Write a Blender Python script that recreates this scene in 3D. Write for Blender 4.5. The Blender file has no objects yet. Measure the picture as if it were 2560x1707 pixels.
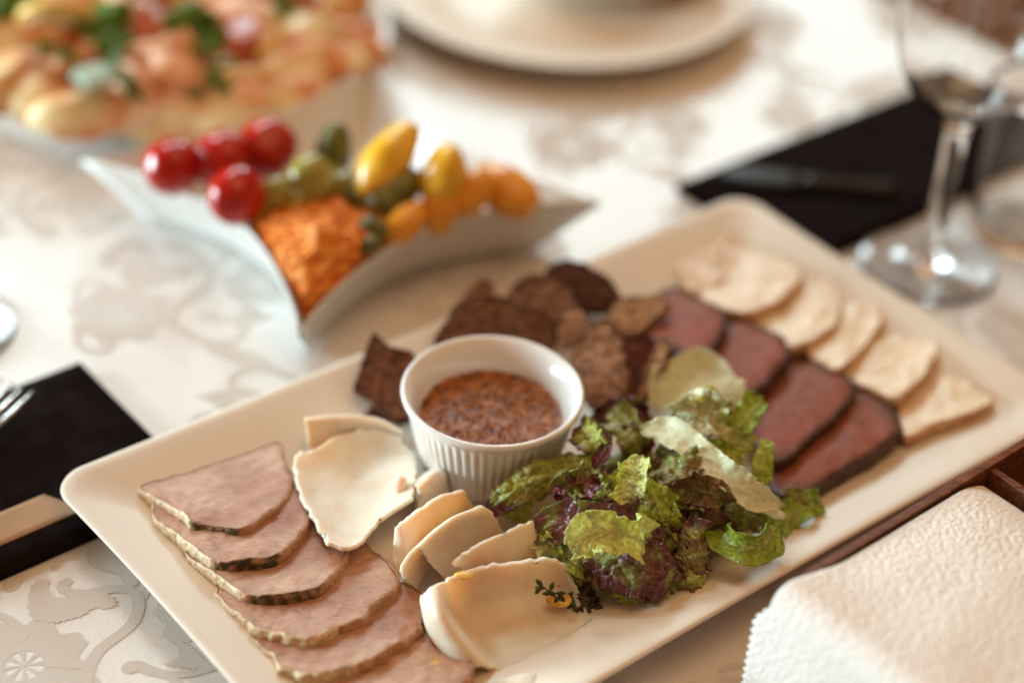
import bpy, bmesh, math, random
from mathutils import Vector, Matrix, noise
from mathutils.bvhtree import BVHTree
R = math.radians
random.seed(7)
sc = bpy.context.scene
C = sc.collection

# ------------------------------------------------------------------ camera
FPX, PITCH, ROLL, H = 4650.0, R(36.2), R(3.65), .5565
FW = Vector((0, math.cos(PITCH), -math.sin(PITCH)))
_r = Vector((1, 0, 0)); _u = _r.cross(FW)
RT = math.cos(ROLL)*_r + math.sin(ROLL)*_u
UP = -math.sin(ROLL)*_r + math.cos(ROLL)*_u
CAM = Vector((0, 0, H))
cd = bpy.data.cameras.new('camera'); cam = bpy.data.objects.new('camera', cd); C.objects.link(cam)
cam.matrix_world = Matrix(((RT.x, UP.x, -FW.x, 0), (RT.y, UP.y, -FW.y, 0), (RT.z, UP.z, -FW.z, H), (0, 0, 0, 1)))
cd.sensor_width = 36; cd.lens = FPX/2560*36; cd.clip_start = .02; cd.clip_end = 50
cd.dof.use_dof = True; cd.dof.focus_distance = .772; cd.dof.aperture_fstop = 2.25
sc.camera = cam

# ------------------------------------------------------------------ light
w = bpy.data.worlds.new('World'); sc.world = w; w.use_nodes = True
bg = w.node_tree.nodes['Background']; bg.inputs[0].default_value = (1.0, .54, .26, 1); bg.inputs[1].default_value = .34
def area(name, loc, tgt, sx, sy, watts, col):
    l = bpy.data.lights.new(name, 'AREA'); l.shape = 'RECTANGLE'; l.size = sx; l.size_y = sy; l.energy = watts; l.color = col
    o = bpy.data.objects.new(name, l); C.objects.link(o); o.location = loc
    o.rotation_euler = (Vector(tgt)-Vector(loc)).to_track_quat('-Z', 'Y').to_euler(); return o
area('window_light', (-2.2, .90, .34), (0, .7, .03), .9, .6, 96, (.70, .92, 1))
area('overhead_fill', (.35, .75, 2.1), (.1, .75, 0), 1.6, 1.6, 16, (1, .61, .31))  # added warm fill from above for contrast, not a lamp in view
area('window_light', (-1.05, 2.25, 1.75), (-.15, .7, 0), .5, .7, 20, (.70, .93, 1))
area('window_light', (-.55, 2.70, 1.35), (-.1, .8, 0), .4, .6, 13, (.70, .93, 1))
area('window_light', (.06, 3.0, 1.05), (0, .95, 0), .5, .5, 15, (.70, .93, 1))
vs = sc.view_settings; vs.view_transform = 'Standard'; vs.look = 'None'; vs.exposure = -.02; vs.gamma = 1
try: vs.use_curve_mapping = False
except Exception: pass
sc.cycles.use_denoising = True

# ------------------------------------------------------------------ helpers
def ray(x, y): return (x-1280)/FPX*RT - (y-853.5)/FPX*UP + FW
def P(x, y, z=0.):                       # the point at height z seen at a photo pixel
    d = ray(x, y); return CAM + d*((z-H)/d.z)
def PP(x, y, p0, n):                     # the same on a tilted plane
    d = ray(x, y); return CAM + d*((p0-CAM).dot(n)/d.dot(n))
MPX = .000168                            # metres per pixel near the platter
A0 = .712                                # angle of the platter on the table
E1 = Vector((math.cos(A0), math.sin(A0), 0)); E2 = Vector((-math.sin(A0), math.cos(A0), 0))
def ew(a, b, z=0.): return E1*a + E2*b + Vector((0, 0, z))
def nz(p, s, seed=0.): return noise.noise(Vector(p)*s + Vector((seed*7.3, seed*3.1, seed*1.7)))

def tag(o, label=None, cat=None, group=None, kind=None):
    if label: o['label'] = label
    if cat: o['category'] = cat
    if group: o['group'] = group
    if kind: o['kind'] = kind
    return o
def thing(name, loc, label, cat, group=None):
    o = bpy.data.objects.new(name, None); C.objects.link(o); o.location = loc; o.empty_display_size = .01
    return tag(o, label, cat, group)
def mk(name, vs, fs, mat, parent=None, smooth=True, cols=None, loc=None):
    vs = [Vector(v) for v in vs]
    if loc is None:
        if parent is not None: loc = wloc(parent)
        else:
            n = len(vs); loc = Vector((sum(v.x for v in vs)/n, sum(v.y for v in vs)/n, min(v.z for v in vs)))
    me = bpy.data.meshes.new(name); me.from_pydata([v-loc for v in vs], [], fs)
    if cols:
        ca = me.color_attributes.new('Col', 'FLOAT_COLOR', 'POINT')
        for i, c in enumerate(cols): ca.data[i].color = (c[0], c[1], c[2], 1)
    bm = bmesh.new(); bm.from_mesh(me); bmesh.ops.recalc_face_normals(bm, faces=bm.faces); bm.to_mesh(me); bm.free()
    if smooth: me.polygons.foreach_set('use_smooth', [True]*len(me.polygons))
    me.materials.append(mat)
    o = bpy.data.objects.new(name, me); C.objects.link(o)
    if parent is not None: o.parent = parent
    else: o.location = loc
    return o
def wloc(o):
    v = Vector(o.location)
    while o.parent: o = o.parent; v += Vector(o.location)
    return v
def lerp(a, b, t): return a + (b-a)*t
def mix(a, b, t): return tuple(lerp(x, y, t) for x, y in zip(a, b))
def cat(ps, t, closed=False):            # Catmull-Rom through a list of vectors, t in 0..1
    n = len(ps); m = n if closed else n-1
    x = min(max(t, 0), 1)*m; i = min(int(x), m-1); f = x-i
    def g(k): return ps[k % n] if closed else ps[min(max(k, 0), n-1)]
    a, b, c, d = g(i-1), g(i), g(i+1), g(i+2)
    if not closed:
        if i == 0: a = b*2-c
        if i+2 > n-1: d = c*2-b
    return .5*((2*b) + (c-a)*f + (2*a-5*b+4*c-d)*f*f + (3*b-a-3*c+d)*f*f*f)
def grid_faces(nu, nv, off=0, wrapu=False, wrapv=False):
    fs = []
    for i in range(nu if wrapu else nu-1):
        for j in range(nv if wrapv else nv-1):
            a = off+i*nv+j; b = off+((i+1) % nu)*nv+j; c = off+((i+1) % nu)*nv+(j+1) % nv; d = off+i*nv+(j+1) % nv
            fs.append((a, b, c, d))
    return fs
def lathe(name, prof, c, mat, seg=64, parent=None, mod=None, closed=False):
    vs = []; fs = []
    for k, (r, z) in enumerate(prof):
        for s in range(seg):
            a = 2*math.pi*s/seg; rr = r if mod is None else mod(r, z, a, k)
            vs.append((c[0]+rr*math.cos(a), c[1]+rr*math.sin(a), c[2]+z))
    fs = grid_faces(len(prof), seg, wrapv=True, wrapu=closed)
    return mk(name, vs, fs, mat, parent)
def smoothprof(pts, n):
    q = [Vector((a, b, 0)) for a, b in pts]
    return [(max(0.00001, v.x), v.y) for v in (cat(q, i/(n-1)) for i in range(n))]

# ------------------------------------------------------------------ materials
def newmat(name):
    m = bpy.data.materials.new(name); m.use_nodes = True
    nt = m.node_tree; return m, nt, nt.nodes['Principled BSDF']
def mat(name, col, rough=.5, spec=.5, sss=0, sssr=(1, .5, .3), sss_scale=.004, vary=None, vscale=200., vdetail=4, bump=0, bscale=400., attr=False, trans=0, coat=0, metal=0, stretch=None, spots=None):
    m, nt, b = newmat(name); N = nt.nodes; L = nt.links
    b.inputs['Roughness'].default_value = rough; b.inputs['Specular IOR Level'].default_value = spec
    b.inputs['Metallic'].default_value = metal; b.inputs['Coat Weight'].default_value = coat; b.inputs['Coat Roughness'].default_value = .08
    b.inputs['Base Color'].default_value = (*col, 1)
    if sss:
        b.inputs['Subsurface Weight'].default_value = sss; b.inputs['Subsurface Radius'].default_value = sssr; b.inputs['Subsurface Scale'].default_value = sss_scale
    tc = N.new('ShaderNodeTexCoord'); vec = tc.outputs['Object']
    if stretch:
        mp = N.new('ShaderNodeMapping'); mp.inputs['Scale'].default_value = stretch[:3]
        if len(stretch) > 3: mp.inputs['Rotation'].default_value = (0, 0, stretch[3])
        L.new(vec, mp.inputs[0]); vec = mp.outputs[0]
    src = None
    if attr:
        a = N.new('ShaderNodeVertexColor'); a.layer_name = 'Col'; src = a.outputs['Color']
    if vary:
        n = N.new('ShaderNodeTexNoise'); n.inputs['Scale'].default_value = vscale; n.inputs['Detail'].default_value = vdetail; n.inputs['Roughness'].default_value = .62
        L.new(vec, n.inputs['Vector'])
        cr = N.new('ShaderNodeValToRGB'); cr.color_ramp.elements[0].position = .36; cr.color_ramp.elements[1].position = .66
        L.new(n.outputs['Fac'], cr.inputs['Fac'])
        if src is None:
            cr.color_ramp.elements[0].color = (*vary[0], 1); cr.color_ramp.elements[1].color = (*vary[1], 1); src = cr.outputs['Color']
        else:
            cr.color_ramp.elements[0].color = (*vary[0], 1); cr.color_ramp.elements[1].color = (*vary[1], 1)
            mx = N.new('ShaderNodeMix'); mx.data_type = 'RGBA'; mx.blend_type = 'MULTIPLY'; mx.inputs['Factor'].default_value = 1
            L.new(src, mx.inputs['A']); L.new(cr.outputs['Color'], mx.inputs['B']); src = mx.outputs['Result']
    if spots:
        n = N.new('ShaderNodeTexNoise'); n.inputs['Scale'].default_value = spots[1]; n.inputs['Detail'].default_value = 3
        L.new(tc.outputs['Object'], n.inputs['Vector'])
        cr = N.new('ShaderNodeValToRGB'); cr.color_ramp.elements[0].position = spots[2]; cr.color_ramp.elements[1].position = spots[3]
        L.new(n.outputs['Fac'], cr.inputs['Fac'])
        mx = N.new('ShaderNodeMix'); mx.data_type = 'RGBA'; L.new(cr.outputs['Color'], mx.inputs['Factor'])
        if src is not None: L.new(src, mx.inputs['A'])
        else: mx.inputs['A'].default_value = (*col, 1)
        mx.inputs['B'].default_value = (*spots[0], 1); src = mx.outputs['Result']
    if src is not None: L.new(src, b.inputs['Base Color'])
    if bump:
        n2 = N.new('ShaderNodeTexNoise'); n2.inputs['Scale'].default_value = bscale; n2.inputs['Detail'].default_value = 5
        L.new(vec, n2.inputs['Vector'])
        bp = N.new('ShaderNodeBump'); bp.inputs['Strength'].default_value = 1; bp.inputs['Distance'].default_value = bump
        L.new(n2.outputs['Fac'], bp.inputs['Height']); L.new(bp.outputs['Normal'], b.inputs['Normal'])
    if trans:
        t = N.new('ShaderNodeBsdfTranslucent'); ms = N.new('ShaderNodeMixShader'); ms.inputs[0].default_value = trans
        if src is not None: L.new(src, t.inputs['Color'])
        else: t.inputs['Color'].default_value = (*col, 1)
        out = N['Material Output']; L.new(b.outputs[0], ms.inputs[1]); L.new(t.outputs[0], ms.inputs[2]); L.new(ms.outputs[0], out.inputs['Surface'])
    return m
M = {}
M['porcelain'] = mat('ivory_porcelain', (.71, .62, .51), .40, .35, vary=((.69, .60, .49), (.73, .64, .53)), vscale=6)
M['ramekin'] = mat('ramekin_glaze', (.80, .79, .76), .12, .5, coat=.4)
M['whiteware'] = mat('white_plate_glaze', (.74, .72, .68), .2, .5, vary=((.71, .69, .65), (.76, .74, .70)), vscale=8)
M['pork'] = mat('pork_meat', (.6, .34, .25), .30, .5, sss=.25, sss_scale=.003, vary=((.84, .78, .74), (1.12, 1.11, 1.10)), vscale=260, bump=.0007, bscale=420, stretch=(1, 3.0, 1, .4), attr=True)#, attr=False)
M['rind'] = mat('pork_rind', (.7, .5, .35), .5, .4, sss=.15, sss_scale=.003, attr=True, vary=((.72, .70, .66), (1.1, 1.1, 1.05)), vscale=420, bump=.0009, bscale=500)
M['lard'] = mat('pale_fat', (.80, .64, .50), .42, .35, sss=.85, sssr=(1, .6, .42), sss_scale=.007, vary=((.76, .57, .43), (.83, .69, .56)), vscale=55, vdetail=2, bump=.0002, bscale=150)
M['brown'] = mat('brown_slice', (.2, .1, .06), .8, .12, attr=True, vary=((.5, .44, .40), (1.5, 1.4, 1.3)), vscale=300, bump=.0018, bscale=330)
M['beef'] = mat('roast_beef', (.3, .08, .05), .45, .10, sss=.2, sss_scale=.003, attr=True, vary=((.75, .68, .66), (1.15, 1.15, 1.15)), vscale=150, bump=.0003, bscale=400, stretch=(1, 3, 1, -.6))
M['crust'] = mat('beef_crust', (.07, .03, .02), .5, .4, vary=((.035, .016, .012), (.13, .06, .04)), vscale=320, bump=.0008, bscale=420)
M['chicken'] = mat('chicken_breast', (.78, .62, .43), .42, .4, sss=.35, sss_scale=.005, vary=((.72, .54, .36), (.84, .70, .52)), vscale=70, bump=.0005, bscale=260, stretch=(1, 2.2, 1, .4))
M['skin'] = mat('chicken_edge', (.55, .3, .13), .45, .4, vary=((.45, .22, .08), (.75, .5, .28)), vscale=160, bump=.0005)
def leaf_mat():
    m, nt, b = newmat('lettuce'); N = nt.nodes; L = nt.links
    b.inputs['Roughness'].default_value = .24; b.inputs['Specular IOR Level'].default_value = .6
    tc = N.new('ShaderNodeTexCoord'); a = N.new('ShaderNodeVertexColor'); a.layer_name = 'Col'
    nw = N.new('ShaderNodeTexNoise'); nw.inputs['Scale'].default_value = 160; L.new(tc.outputs['Object'], nw.inputs['Vector'])
    wp = N.new('ShaderNodeMix'); wp.data_type = 'RGBA'; wp.blend_type = 'LINEAR_LIGHT'; wp.inputs['Factor'].default_value = .004
    L.new(tc.outputs['Object'], wp.inputs['A']); L.new(nw.outputs['Color'], wp.inputs['B'])
    v = N.new('ShaderNodeTexVoronoi'); v.feature = 'DISTANCE_TO_EDGE'; v.inputs['Scale'].default_value = 190; L.new(wp.outputs['Result'], v.inputs['Vector'])
    r1 = N.new('ShaderNodeValToRGB'); r1.color_ramp.elements[0].color = (1.22, 1.22, 1.15, 1); r1.color_ramp.elements[1].color = (.90, .88, .85, 1); r1.color_ramp.elements[1].position = .09
    L.new(v.outputs['Distance'], r1.inputs['Fac'])
    n = N.new('ShaderNodeTexNoise'); n.inputs['Scale'].default_value = 420; n.inputs['Detail'].default_value = 4; L.new(tc.outputs['Object'], n.inputs['Vector'])
    r2 = N.new('ShaderNodeValToRGB'); r2.color_ramp.elements[0].color = (.78, .74, .7, 1); r2.color_ramp.elements[1].color = (1.15, 1.15, 1.1, 1); r2.color_ramp.elements[0].position = .36; r2.color_ramp.elements[1].position = .66
    L.new(n.outputs['Fac'], r2.inputs['Fac'])
    m1 = N.new('ShaderNodeMix'); m1.data_type = 'RGBA'; m1.blend_type = 'MULTIPLY'; m1.inputs['Factor'].default_value = 1; L.new(a.outputs['Color'], m1.inputs['A']); L.new(r1.outputs['Color'], m1.inputs['B'])
    m2 = N.new('ShaderNodeMix'); m2.data_type = 'RGBA'; m2.blend_type = 'MULTIPLY'; m2.inputs['Factor'].default_value = 1; L.new(m1.outputs['Result'], m2.inputs['A']); L.new(r2.outputs['Color'], m2.inputs['B'])
    L.new(m2.outputs['Result'], b.inputs['Base Color'])
    pw = N.new('ShaderNodeMath'); pw.operation = 'POWER'; pw.inputs[1].default_value = .5; L.new(v.outputs['Distance'], pw.inputs[0])
    bp = N.new('ShaderNodeBump'); bp.inputs['Strength'].default_value = 1; bp.inputs['Distance'].default_value = .0009; L.new(pw.outputs[0], bp.inputs['Height'])
    bp2 = N.new('ShaderNodeBump'); bp2.inputs['Strength'].default_value = 1; bp2.inputs['Distance'].default_value = .0004; L.new(n.outputs['Fac'], bp2.inputs['Height']); L.new(bp.outputs['Normal'], bp2.inputs['Normal'])
    L.new(bp2.outputs['Normal'], b.inputs['Normal'])
    t = N.new('ShaderNodeBsdfTranslucent'); L.new(m2.outputs['Result'], t.inputs['Color'])
    ms = N.new('ShaderNodeMixShader'); ms.inputs[0].default_value = .34; out = N['Material Output']
    L.new(b.outputs[0], ms.inputs[1]); L.new(t.outputs[0], ms.inputs[2]); L.new(ms.outputs[0], out.inputs['Surface'])
    return m
M['leaf'] = leaf_mat()
M['paleleaf'] = mat('pale_lettuce', (.6, .55, .3), .3, .5, attr=True, vary=((.85, .82, .76), (1.08, 1.08, 1.08)), vscale=150, bump=.0003, bscale=500, trans=.28, stretch=(1, 5, 1, .7))
M['sauce'] = mat('mustard_sauce', (.3, .09, .02), .38, .3, vary=((.10, .022, .005), (.44, .14, .02)), vscale=220, bump=.0008, bscale=450, sss=.2, sss_scale=.002)
M['seed'] = mat('mustard_seed', (.42, .17, .045), .4, .35, vary=((.12, .03, .006), (.60, .26, .045)), vscale=300)
M['tomato'] = mat('tomato_skin', (.5, .012, .008), .16, .45, vary=((.33, .006, .004), (.50, .016, .007)), vscale=60)
M['olive'] = mat('green_olive', (.3, .27, .04), .2, .5, vary=((.22, .19, .025), (.4, .36, .08)), vscale=80)
M['gherkin'] = mat('gherkin_skin', (.09, .085, .015), .3, .5, vary=((.05, .05, .01), (.2, .19, .03)), vscale=120, bump=.0012, bscale=120)
M['yellow'] = mat('yellow_squash', (.75, .42, .03), .25, .5, sss=.2, sss_scale=.005, vary=((.72, .38, .015), (.95, .64, .08)), vscale=50)
M['orangeveg'] = mat('orange_pepper', (.6, .25, .02), .25, .5, vary=((.66, .24, .012), (.85, .42, .04)), vscale=60)
M['carrot'] = mat('carrot', (.75, .20, .02), .5, .3, sss=.2, sss_scale=.003, vary=((.80, .15, .010), (1.0, .46, .08)), vscale=260)
M['potato'] = mat('potato', (.75, .55, .26), .42, .4, sss=.15, sss_scale=.005, vary=((.78, .57, .27), (.86, .70, .42)), vscale=30, spots=((.62, .16, .02), 26, .43, .58))
M['shrimp'] = mat('shrimp', (.75, .38, .2), .3, .5, sss=.2, sss_scale=.004, vary=((.68, .26, .10), (.85, .56, .36)), vscale=60)
M['parsley'] = mat('parsley', (.08, .19, .015), .4, .3, vary=((.045, .11, .008), (.16, .30, .03)), vscale=120, trans=.2)
M['lemon'] = mat('lemon_flesh', (.8, .62, .3), .3, .5, vary=((.75, .52, .22), (.85, .74, .5)), vscale=90)
M['lemonskin'] = mat('lemon_peel', (.70, .42, .06), .4, .4, bump=.0004)
M['redtom'] = mat('tomato_flesh', (.42, .06, .02), .25, .5, vary=((.3, .03, .01), (.55, .12, .03)), vscale=60)
M['black'] = mat('black_cloth', (.009, .006, .006), 1.0, .0, vary=((.010, .007, .007), (.016, .012, .012)), vscale=90, bump=.0002, bscale=1500)
M['kraft'] = mat('kraft_paper', (.40, .25, .14), .7, .2, vary=((.37, .23, .13), (.43, .27, .16)), vscale=60)
M['steel'] = mat('steel', (.62, .6, .57), .16, .5, metal=1)
M['darksteel'] = mat('dark_steel', (.035, .028, .025), .34, .5, metal=1)
M['wood'] = mat('caddy_wood', (.17, .05, .022), .42, .4, vary=((.085, .022, .010), (.24, .085, .035)), vscale=55, bump=.0002, bscale=200, stretch=(1, 14, 9, -A0))
M['floor'] = mat('floor_wood', (.16, .06, .03), .5, .4, vary=((.10, .035, .018), (.20, .08, .04)), vscale=4, stretch=(1, 8, 1, .3))
M['table'] = mat('table_wood', (.2, .1, .05), .5, .4, vary=((.15, .07, .035), (.24, .12, .06)), vscale=8)
M['herb'] = mat('thyme', (.035, .045, .01), .5, .3, vary=((.02, .03, .006), (.07, .08, .02)), vscale=300)
M['crumb'] = mat('yellow_crumb', (.75, .42, .05), .4, .4, vary=((.62, .30, .03), (.85, .58, .14)), vscale=300, sss=.2, sss_scale=.002)
M['speck'] = mat('pepper', (.10, .05, .03), .6, .3)
# satin ground of the cloth and its matt woven figure
def cloth_mat(name, base, rough, spec, sheen, weave):
    m, nt, b = newmat(name); N = nt.nodes; L = nt.links
    b.inputs['Roughness'].default_value = rough; b.inputs['Specular IOR Level'].default_value = spec
    b.inputs['Sheen Weight'].default_value = sheen; b.inputs['Sheen Roughness'].default_value = .4
    tc = N.new('ShaderNodeTexCoord')
    mp = N.new('ShaderNodeMapping'); mp.inputs['Rotation'].default_value = (0, 0, A0); L.new(tc.outputs['Object'], mp.inputs[0])
    n = N.new('ShaderNodeTexNoise'); n.inputs['Scale'].default_value = 900; n.inputs['Detail'].default_value = 2; L.new(mp.outputs[0], n.inputs['Vector'])
    cr = N.new('ShaderNodeValToRGB'); cr.color_ramp.elements[0].color = (*[c*.93 for c in base], 1); cr.color_ramp.elements[1].color = (*base, 1)
    L.new(n.outputs['Fac'], cr.inputs['Fac']); L.new(cr.outputs['Color'], b.inputs['Base Color'])
    wv = N.new('ShaderNodeTexWave'); wv.wave_type = 'BANDS'; wv.bands_direction = 'DIAGONAL'; wv.inputs['Scale'].default_value = 850; wv.inputs['Distortion'].default_value = 1.5; wv.inputs['Detail'].default_value = 1
    L.new(mp.outputs[0], wv.inputs['Vector'])
    ad = N.new('ShaderNodeMath'); ad.operation = 'ADD'; L.new(wv.outputs['Fac'], ad.inputs[0]); L.new(n.outputs['Fac'], ad.inputs[1])
    bp = N.new('ShaderNodeBump'); bp.inputs['Strength'].default_value = 1; bp.inputs['Distance'].default_value = weave
    L.new(ad.outputs[0], bp.inputs['Height']); L.new(bp.outputs['Normal'], b.inputs['Normal'])
    return m
M['satin'] = cloth_mat('satin_ground', (.79, .76, .73), .27, 1.0, .0, .00006)
M['motif'] = cloth_mat('woven_figure', (.66, .62, .58), .7, .15, .0, .00005)  # greyer base: part of the satin's sheen contrast is painted into the colour
# embossed paper napkin
def napkin_mat():
    m, nt, b = newmat('embossed_napkin'); N = nt.nodes; L = nt.links
    b.inputs['Base Color'].default_value = (.80, .76, .71, 1); b.inputs['Roughness'].default_value = .75; b.inputs['Specular IOR Level'].default_value = .2
    tc = N.new('ShaderNodeTexCoord')
    n0 = N.new('ShaderNodeTexNoise'); n0.inputs['Scale'].default_value = 120; L.new(tc.outputs['Object'], n0.inputs['Vector'])
    mx = N.new('ShaderNodeMix'); mx.data_type = 'RGBA'; mx.blend_type = 'LINEAR_LIGHT'; mx.inputs['Factor'].default_value = .0015
    L.new(tc.outputs['Object'], mx.inputs['A']); L.new(n0.outputs['Color'], mx.inputs['B'])
    v = N.new('ShaderNodeTexVoronoi'); v.feature = 'SMOOTH_F1'; v.inputs['Scale'].default_value = 480; v.inputs['Smoothness'].default_value = .45; L.new(mx.outputs['Result'], v.inputs['Vector'])
    inv = N.new('ShaderNodeMath'); inv.operation = 'SUBTRACT'; inv.inputs[0].default_value = 1; L.new(v.outputs['Distance'], inv.inputs[1])
    bp = N.new('ShaderNodeBump'); bp.inputs['Strength'].default_value = .8; bp.inputs['Distance'].default_value = .0007
    L.new(inv.outputs[0], bp.inputs['Height']); L.new(bp.outputs['Normal'], b.inputs['Normal'])
    return m
M['napkin'] = napkin_mat()
def glass_mat():
    m, nt, b = newmat('clear_glass'); b.inputs['Base Color'].default_value = (.99, .99, .985, 1)
    b.inputs['Roughness'].default_value = .0; b.inputs['IOR'].default_value = 1.5; b.inputs['Transmission Weight'].default_value = 1
    return m
M['glass'] = glass_mat()

# ------------------------------------------------------------------ setting
def box(name, a0, a1, b0, b1, z0, z1, m, parent=None, ex=ew, bev=0):
    vs = [ex(a, b, z) for z in (z0, z1) for a, b in ((a0, b0), (a1, b0), (a1, b1), (a0, b1))]
    fs = [(0, 1, 2, 3), (4, 5, 6, 7), (0, 1, 5, 4), (1, 2, 6, 5), (2, 3, 7, 6), (3, 0, 4, 7)]
    o = mk(name, vs, fs, m, parent, smooth=False)
    if bev:
        b = o.modifiers.new('bevel', 'BEVEL'); b.width = bev; b.segments = 2
    return o
TA0, TA1, TB0, TB1 = -.25, .962, -.12, 1.65
fl = mk('floor', [(-4, -3, -.76), (4, -3, -.76), (4, 6, -.76), (-4, 6, -.76)], [(0, 1, 2, 3)], M['floor'], smooth=False); tag(fl, kind='structure')
tt = box('table_top', TA0+.004, TA1-.006, TB0+.004, TB1-.006, -.035, -.0025, M['table']); tag(tt, kind='structure')

# ------------------------------------------------------------------ tablecloth
def make_cloth():
    t = thing('tablecloth', ew((TA0+TA1)/2, (TB0+TB1)/2, 0), 'white satin damask tablecloth woven with vines and flowers', 'tablecloth')
    na, nb = 150, 200; vs = []
    das = [TA0-.002]+[lerp(TA0, TA1, i/(na-1)) for i in range(na)]+[TA1+.002]
    dbs = [TB0-.002]+[lerp(TB0, TB1, i/(nb-1)) for i in range(nb)]+[TB1+.002]
    for i, a in enumerate(das):
        for j, b in enumerate(dbs):
            ed = i in (0, na+1) or j in (0, nb+1)
            z = -.22+.02*math.sin(a*40+b*30) if ed else -.00012+.00006*nz((a, b, 0), 9)
            if z > -.00004 and not ed: z = -.00004
            o = Vector((0, 0, 0))
            if ed: o = (E1*math.copysign(1, i-na/2)*(i in (0, na+1)) + E2*math.copysign(1, j-nb/2)*(j in (0, nb+1)))*(.012+.010*math.sin(a*55+b*48))
            vs.append(ew(a, b, z)+o)
    ground = mk('satin_ground', vs, grid_faces(na+2, nb+2), M['satin'], t)
    # the woven figure: one repeat traced in the photograph, then laid over the cloth
    zz = .0
    polys = []
    def Z(x, y): return P(x/1.768, 820+y/1.768, 0)      # traced in an enlarged view
    def ribbon(pts, w0, w1):
        n = 26; ps = [cat(pts, i/(n-1)) for i in range(n)]; l = []; r = []
        for i, p in enumerate(ps):
            tg = (ps[min(i+1, n-1)]-ps[max(i-1, 0)]).normalized(); s = Vector((-tg.y, tg.x, 0)); ww = lerp(w0, w1, i/(n-1))
            l.append(p+s*ww); r.append(p-s*ww)
        for i in range(n-1): polys.append([l[i], l[i+1], r[i+1], r[i]])
        for q in (ps[0], ps[-1]):
            ww = w0 if q is ps[0] else w1
            polys.append([q+Vector((math.cos(a*math.pi/5)*ww*1.05, math.sin(a*math.pi/5)*ww*1.05, 0)) for a in range(10)])
    def blob(pts, jag=.0006, n=60):
        ps = []
        c = sum(pts, Vector())/len(pts)
        for i in range(n):
            q = cat(pts, i/n, True); ps.append(q+(q-c).normalized()*jag*(1 if i % 2 else -1))
        polys.append(ps)
    def flower(c, r, lob=8, ph=0.):
        n = lob*14; ps = []
        for i in range(n):
            a = 2*math.pi*i/n; f = .68+.32*abs(math.cos(a*lob/2+ph))**.6+.03*math.sin(a*lob*3)
            ps.append((c+Vector((math.cos(a), math.sin(a), 0))*r*f, c+Vector((math.cos(a), math.sin(a), 0))*r*.30))
        for i in range(n): j = (i+1) % n; polys.append([ps[i][0], ps[j][0], ps[j][1], ps[i][1]])
        for k in range(lob):                                # centre rays
            a = 2*math.pi*k/lob+ph; d = Vector((math.cos(a), math.sin(a), 0)); s = Vector((-d.y, d.x, 0))
            polys.append([c, c+d*r*.31-s*r*.05, c+d*r*.31+s*r*.05])
    v = lambda *a: [Z(*q) for q in a]
    ribbon(v((380, 1560), (395, 1490), (440, 1420), (505, 1370), (565, 1325), (602, 1270), (612, 1205), (585, 1160), (520, 1150), (450, 1160), (380, 1172), (310, 1168), (270, 1140), (292, 1122)), .0026, .0024)
    blob(v((250, 1190), (350, 1172), (440, 1168), (500, 1190), (512, 1222), (465, 1242), (420, 1235), (360, 1272), (300, 1290), (240, 1302), (150, 1285), (125, 1220), (138, 1140), (182, 1108), (222, 1112), (214, 1150)))
    flower(Z(105, 1490), .027, 8, .3)
    ribbon(v((290, 1500), (340, 1520), (400, 1545), (440, 1600)), .0014, .0022)
    ribbon(v((575, 1498), (610, 1492), (650, 1508), (740, 1530), (850, 1524), (960, 1495)), .0034, .0014)
    blob(v((730, 1485), (790, 1450), (785, 1380), (850, 1410), (905, 1465), (930, 1500), (850, 1505)))
    blob(v((380, 985), (440, 960), (520, 1000), (590, 1080), (610, 1130), (560, 1140), (520, 1090), (450, 1070), (400, 1040)))
    ribbon(v((60, 1075), (130, 1040), (190, 1010), (260, 1020), (240, 1060)), .0024, .0016)
    blob(v((20, 1120), (70, 1075), (110, 1090), (80, 1150), (30, 1165)))
    ribbon(v((420, 1580), (520, 1660), (640, 1690), (760, 1650), (800, 1590), (760, 1550)), .0022, .0018)
    blob(v((560, 1700), (620, 1660), (720, 1700), (800, 1760), (740, 1820), (640, 1780)))
    ribbon(v((612, 1205), (680, 1120), (760, 1060), (860, 1040), (930, 1080), (900, 1140), (850, 1120)), .0022, .0016)
    flower(Z(890, 1260), .020, 6, .1)
    blob(v((640, 1000), (720, 960), (800, 990), (830, 1040), (740, 1060), (680, 1040)))
    ribbon(v((105, 1360), (60, 1300), (-40, 1260), (-120, 1290), (-140, 1370), (-90, 1400)), .002, .0016)
    ribbon(v((-20, 1540), (-110, 1600), (-140, 1700), (-60, 1760), (40, 1740)), .002, .0016)
    org = Z(400, 1350); tile = [[p-org for p in q] for q in polys]
    vs, fs = [], []
    S1, S2 = .150, .128
    oa, ob = org.dot(E1), org.dot(E2)
    for i in range(-5, 8):
        for j in range(-7, 9):
            mir = (i+j) % 2
            ca, cb = oa+i*S1, ob+j*S2+(S2/2 if i % 2 else 0)
            for q in tile:
                pts = []
                for p in q:
                    a, b = p.dot(E1), p.dot(E2)
                    if mir: a, b = -a, -b
                    pts.append((ca+a, cb+b))
                if any(not (TA0+.006 < a < TA1-.006 and TB0+.006 < b < TB1-.006) for a, b in pts): continue
                k = len(vs); vs += [ew(a, b, zz+.0000012*(len(fs) % 97)) for a, b in pts]; fs.append(tuple(range(k, k+len(pts))))
    mo = mk('damask_figure', vs, fs, M['motif'], t, smooth=False); tag(mo, kind='stuff')
make_cloth()

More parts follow.
